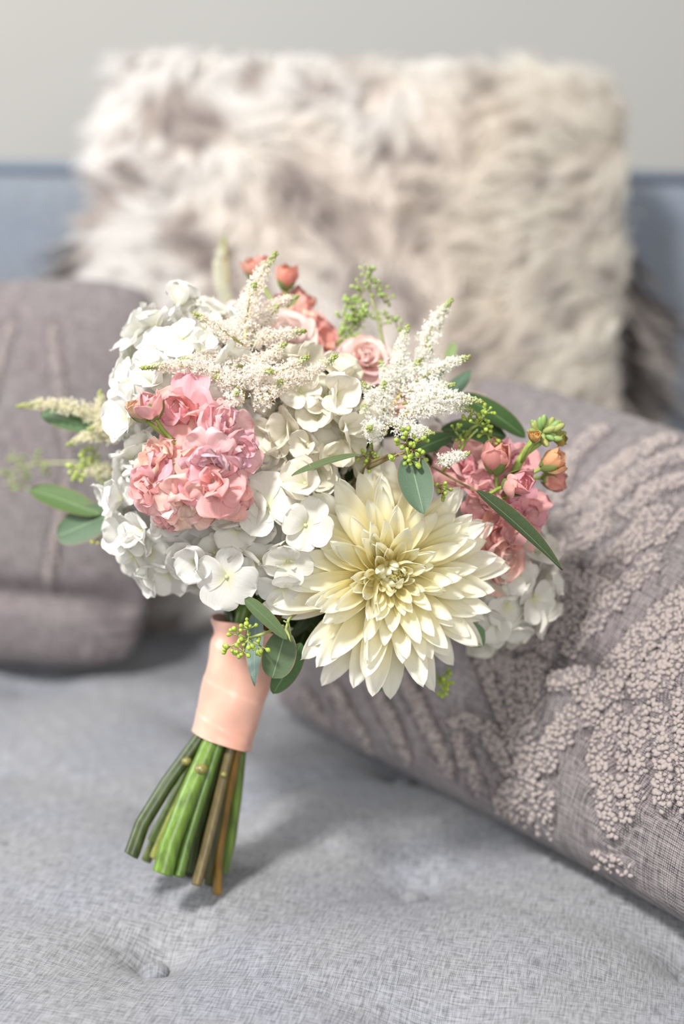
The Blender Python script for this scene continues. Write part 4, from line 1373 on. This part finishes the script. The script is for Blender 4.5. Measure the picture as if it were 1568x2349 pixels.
# --- astilbe plumes
def sprig_mesh(p0, p1, rad, seed, arc=0.08, dens=9500):
    """feathery side branch: a thin stalk covered in tiny many-filamented florets, green beads at the tip"""
    rg = np.random.default_rng(seed)
    b = Bag()
    ln = (p1 - p0).length
    perp = (p1 - p0).cross(_F).normalized()
    path = [p0 + (p1 - p0) * t + perp * (arc * ln * math.sin(math.pi * t)) for t in np.linspace(0, 1, 7)]
    V, q, tt = tube_arrays(path, [0.0009 - 0.0005 * t for t in np.linspace(0, 1, 7)], 5)
    b.add(V, q, tt, t=np.zeros(len(V)), stalk=np.ones(len(V)))
    n = int(dens * ln)
    t = rg.uniform(0.03, 0.97, n) ** 0.9
    pts = np.array([list(p) for p in path])
    ix = np.clip(t * 6, 0, 5.999); i0 = ix.astype(int); f = (ix - i0)[:, None]
    c = pts[i0] * (1 - f) + pts[i0 + 1] * f
    R_ = rad * np.clip(1.12 - t ** 1.6, 0.14, 1)
    dv = rg.normal(0, 1, (n, 3)); dv /= np.linalg.norm(dv, axis=1, keepdims=True)
    c = c + dv * (R_ * rg.uniform(0.35, 1.0, n))[:, None]
    fil = t < 0.80
    cf, tf = c[fil], t[fil]
    m = len(cf); K = 6
    base = np.repeat(cf, K, 0)
    dd = rg.normal(0, 1, (m * K, 3)) + np.repeat(dv[fil], K, 0) * 0.6; dd /= np.linalg.norm(dd, axis=1, keepdims=True)
    sd = np.cross(dd, rg.normal(0, 1, (m * K, 3))); sd /= np.linalg.norm(sd, axis=1, keepdims=True)
    l_ = rg.uniform(0.0012, 0.0025, (m * K, 1)); wv = 0.00042
    A = base; B = base + dd * l_ * 0.6 + sd * wv; C = base + dd * l_; D = base + dd * l_ * 0.6 - sd * wv
    VV = np.stack([A, B, C, D], 1).reshape(-1, 3)
    qq = np.arange(m * K * 4).reshape(-1, 4)
    b.add(VV, qq, t=np.repeat(np.repeat(tf, K), 4), stalk=np.zeros(m * K * 4))
    cb, tb = c[~fil], t[~fil]
    extra = rg.random(m) < 0.12
    cb = np.concatenate([cb, cf[extra]]); tb = np.concatenate([tb, tf[extra]])
    oc = np.array([[1, 0, 0], [-1, 0, 0], [0, 1, 0], [0, -1, 0], [0, 0, 1], [0, 0, -1]], float)
    of = np.array([[0, 2, 4], [2, 1, 4], [1, 3, 4], [3, 0, 4], [2, 0, 5], [1, 2, 5], [3, 1, 5], [0, 3, 5]])
    sz = rg.uniform(0.0006, 0.0011, (len(cb), 1, 1))
    VV = (oc[None] * sz + cb[:, None]).reshape(-1, 3)
    ff = (of[None] + (np.arange(len(cb)) * 6)[:, None, None]).reshape(-1, 3)
    b.add(VV, T=ff, t=np.repeat(tb, 6), stalk=np.zeros(len(VV)))
    return b.mesh('floret_spray', M_astilbe)


def plume(label, stalk, branches, col, seed, shift=0.0, fat=1.25):
    po = bpy.data.objects.new('astilbe_plume', None)
    COL.objects.link(po); po.parent = BQ; po.matrix_basis = BQI; po['label'] = label
    po.empty_display_size = 0.01
    b = Bag(); pts = [unp(*p) for p in stalk]
    pts = [p - _F * shift for p in pts]
    b.tube(pts, [0.0013 - 0.0006 * i / (len(pts) - 1) for i in range(len(pts))], 7)
    obj('flower_stalk', b.mesh('flower_stalk', M_twig), po, None, lin(206, 190, 122))
    for i, (a, b_, rpx) in enumerate(branches):
        me = sprig_mesh(unp(*a) - _F * shift, unp(*b_) - _F * shift, fat * rpx * a[2] / FPX, seed * 100 + i, arc=random.uniform(-0.1, 0.1))
        obj('floret_spray', me, po, None, col, kind='stuff')


plume('tall blush astilbe plume with green tips', [(563, 930, 0.925), (565, 850, 0.93), (568, 760, 0.938), (590, 680, 0.945), (630, 600, 0.95)], [
    ((570, 780, 0.938), (640, 590, 0.95), 26), ((568, 760, 0.93), (590, 660, 0.925), 30), ((563, 800, 0.925), (450, 728, 0.92), 22), ((560, 830, 0.93), (500, 770, 0.935), 24),
    ((563, 850, 0.92), (410, 838, 0.91), 20), ((560, 880, 0.91), (330, 852, 0.895), 19), ((572, 800, 0.93), (705, 768, 0.925), 22), ((570, 780, 0.94), (640, 710, 0.945), 20), ((590, 740, 0.945), (690, 690, 0.955), 15),
    ((570, 850, 0.92), (660, 795, 0.915), 24), ((575, 880, 0.91), (712, 825, 0.905), 24), ((620, 890, 0.905), (775, 822, 0.91), 20), ((565, 870, 0.905), (628, 858, 0.885), 24), ((560, 900, 0.905), (500, 870, 0.90), 22), ((540, 925, 0.885), (548, 908, 0.872), 18), ((590, 925, 0.90), (650, 880, 0.895), 26),
], (0.98, 0.925, 0.86, 1), 1, 0.022)
plume('bushy white astilbe plume leaning towards the embroidered cushion', [(880, 1000, 0.92), (900, 930, 0.925), (940, 870, 0.93), (985, 800, 0.935), (1030, 695, 0.94)], [
    ((965, 830, 0.93), (1034, 690, 0.938), 24), ((920, 880, 0.925), (936, 748, 0.925), 19), ((905, 880, 0.93), (910, 790, 0.935), 16), ((950, 880, 0.92), (1078, 822, 0.915), 20), ((930, 900, 0.915), (1040, 885, 0.905), 18), ((920, 930, 0.91), (1106, 926, 0.893), 22),
    ((910, 960, 0.905), (1085, 945, 0.902), 20), ((890, 940, 0.91), (830, 880, 0.905), 22), ((880, 960, 0.91), (880, 880, 0.905), 24), ((895, 975, 0.90), (992, 996, 0.885), 21), ((860, 990, 0.895), (845, 985, 0.868), 24), ((940, 870, 0.93), (985, 800, 0.93), 26), ((1000, 1060, 0.895), (1075, 1040, 0.885), 16), ((885, 920, 0.92), (870, 830, 0.925), 18), ((860, 1000, 0.915), (835, 930, 0.92), 20), ((910, 900, 0.93), (960, 830, 0.92), 26),
], (0.98, 0.97, 0.92, 1), 2, 0.012)
plume('small white astilbe sprig poking out beyond the hydrangea', [(300, 985, 0.965), (250, 975, 0.97), (215, 965, 0.975)], [
    ((250, 965, 0.97), (35, 932, 0.985), 20), ((240, 985, 0.97), (230, 895, 0.97), 20), ((270, 1000, 0.965), (152, 1022, 0.98), 18), ((285, 975, 0.965), (200, 985, 0.965), 22), ((270, 1080, 0.99), (165, 1075, 1.0), 20),
], lin(240, 236, 214), 3)
plume('thin astilbe tip far at the back', [(525, 720, 1.10), (520, 640, 1.12), (516, 545, 1.14)], [((525, 700, 1.10), (516, 540, 1.14), 15), ((520, 720, 1.10), (470, 690, 1.11), 15)], lin(240, 238, 224), 4)


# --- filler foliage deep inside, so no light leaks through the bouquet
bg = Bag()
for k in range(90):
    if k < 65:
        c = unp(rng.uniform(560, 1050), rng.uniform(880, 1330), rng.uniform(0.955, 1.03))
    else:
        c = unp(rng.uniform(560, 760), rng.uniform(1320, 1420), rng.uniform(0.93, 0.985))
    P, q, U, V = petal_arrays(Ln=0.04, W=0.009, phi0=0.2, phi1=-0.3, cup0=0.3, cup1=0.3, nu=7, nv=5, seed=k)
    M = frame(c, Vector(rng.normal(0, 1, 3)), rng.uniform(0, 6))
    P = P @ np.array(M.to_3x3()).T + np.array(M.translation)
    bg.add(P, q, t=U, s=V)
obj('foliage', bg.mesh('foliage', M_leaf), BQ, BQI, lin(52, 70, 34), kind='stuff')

# --- ribbon wrap
AX0, AX1 = unp(572, 1432, 0.958), unp(508, 1699, 0.958)


def ribbon():
    axd = (AX1 - AX0).normalized()
    x = _R - axd * _R.dot(axd); x.normalize(); y = axd.cross(x)
    n, m = 96, 70
    V = []
    for i in range(m):
        t = i / (m - 1)
        r = 0.0238 * (1 - 0.15 * t) + 0.0028 * math.exp(-(t / 0.07) ** 2) - 0.0012 * math.exp(-((t - 0.13) / 0.06) ** 2) + 0.0006 * math.exp(-((t - 1) / 0.05) ** 2)
        for k in range(n):
            a = 2 * math.pi * k / n
            # spiral overlaps of the band and soft lengthways folds
            h = (t * 3.2 + a / (2 * math.pi)) % 1.0
            rr = r + 0.0005 * (1 - h) ** 1.5 * min(1, h * 12) - 0.0002
            rr += 0.0011 * math.sin(3 * a + 1.6 * t + 0.8) * (0.6 + 0.4 * math.sin(6 * t)) + 0.0006 * math.sin(4 * a - 11 * t) * math.sin(4 * t + a)
            p = AX0 + (AX1 - AX0) * t + (x * math.cos(a) * 1.02 + y * math.sin(a) * 0.98) * rr
            # lower rim cut at a slant, upper rim wavy
            p += axd * (0.0022 * math.cos(a + 0.3) * max(0, t - 0.6) / 0.4 + 0.0015 * math.sin(3 * a) * max(0, 0.15 - t) / 0.15)
            V.append(list(p))
    V = np.array(V)
    # inner wall so the rim has thickness
    V2 = V.reshape(m, n, 3)
    ctr = np.array([list(AX0 + (AX1 - AX0) * (i / (m - 1))) for i in range(m)])[:, None]
    inn = ctr + (V2 - ctr) * 0.955
    Q = np.concatenate([grid_quads(m, n, 0, True), grid_quads(m, n, m * n, True)[:, ::-1]])
    k = np.arange(n); k2 = (k + 1) % n
    rim = [np.stack([k, m * n + k, m * n + k2, k2], 1), np.stack([(m - 1) * n + k, (m - 1) * n + k2, m * n + (m - 1) * n + k2, m * n + (m - 1) * n + k], 1)]
    return mesh_np('ribbon_wrap', np.concatenate([V, inn.reshape(-1, 3)]), quads=np.concatenate([Q] + rim), mat=M_ribbon)


obj('ribbon_wrap', ribbon(), BQ, BQI, label='peach satin ribbon wound round the stems')

# --- stems: cut end px, py, depth; radius; colour
STEMS = [
    ((300, 1962, 0.935), 0.0050, (64, 76, 42), -0.85, -0.3), ((352, 1968, 0.945), 0.0032, (140, 146, 76), -0.55, -0.3), ((372, 2004, 0.925), 0.0066, (102, 132, 54), -0.35, -0.75), ((352, 1930, 0.955), 0.0042, (106, 128, 62), -0.65, 0.1),
    ((408, 2010, 0.930), 0.0040, (84, 112, 48), -0.05, -0.8), ((432, 1996, 0.950), 0.0046, (60, 72, 34), 0.1, -0.35), ((450, 2030, 0.938), 0.0034, (108, 96, 66), 0.45, -0.7), ((470, 2012, 0.955), 0.0046, (66, 66, 36), 0.4, -0.2), ((498, 2050, 0.958), 0.0030, (132, 100, 42), 0.75, -0.35),
    ((480, 2030, 0.975), 0.0042, (80, 84, 44), 0.6, 0.2), ((512, 2000, 0.968), 0.0036, (98, 122, 54), 0.85, 0.1), ((430, 2004, 0.985), 0.0046, (58, 66, 36), 0.1, 0.6), ((390, 1985, 0.975), 0.0042, (70, 86, 44), -0.35, 0.5), ((498, 2010, 0.990), 0.0036, (62, 62, 34), 0.55, 0.65), ((460, 2000, 1.0), 0.0040, (64, 70, 38), 0.25, 0.85),
    ((335, 1975, 0.960), 0.0034, (92, 104, 56), -0.7, 0.3),
]
axd = (AX1 - AX0).normalized()
xr = (_R - axd * _R.dot(axd)).normalized()
yb = axd.cross(xr)
if yb.dot(_F) < 0: yb = -yb
for i, (endp, r, c_, ox, oy) in enumerate(STEMS):
    e = unp(*endp)
    zs = float(seat_height(np.array([e.x]), np.array([e.y]))[0])
    if e.z < zs + 0.0005:
        e.z = zs + 0.0005
    rad = 0.0165
    pb_ = AX1 + xr * ox * rad + yb * oy * rad
    pt = AX0 + xr * ox * rad * 0.85 + yb * oy * rad * 0.85
    hd = unp(620 + 130 * ox, 1340, 0.965 + 0.03 * oy)
    kink = Vector(rng.normal(0, 0.0012, 3))
    path = [hd, pt, (pt + pb_) / 2, pb_, pb_ * 0.6 + e * 0.4 + kink, pb_ * 0.25 + e * 0.75 + kink * 1.2, e * 0.985 + pb_ * 0.015, e]
    rr = [r * 0.7, r * 0.8, r * 0.85, r * 0.92, r, r * 1.02, r * 1.05, r * 1.04]
    V, q, t = tube_arrays(path, rr, 14)
    tt = np.zeros(len(V)); tt[-1] = 1.0
    me = mesh_np('stem', V, q, t, {'t': tt}, M_stem)
    obj('stem', me, BQ, BQI, lin(*c_))
    if i in (2, 0, 6):
        # cut leaf scar, a small node on the stem
        p = pb_ * 0.8 + e * 0.2 - _F * r * 0.7
        nb = mesh_np('stem_node', ICO_V * [r * 0.75, r * 0.75, r * 0.6], tris=ICO_F, mat=M_stem, attrs={'t': np.zeros(len(ICO_V))})
        obj('stem_node', nb, BQ, BQI @ Matrix.Translation(p), lin(126, 122, 70))
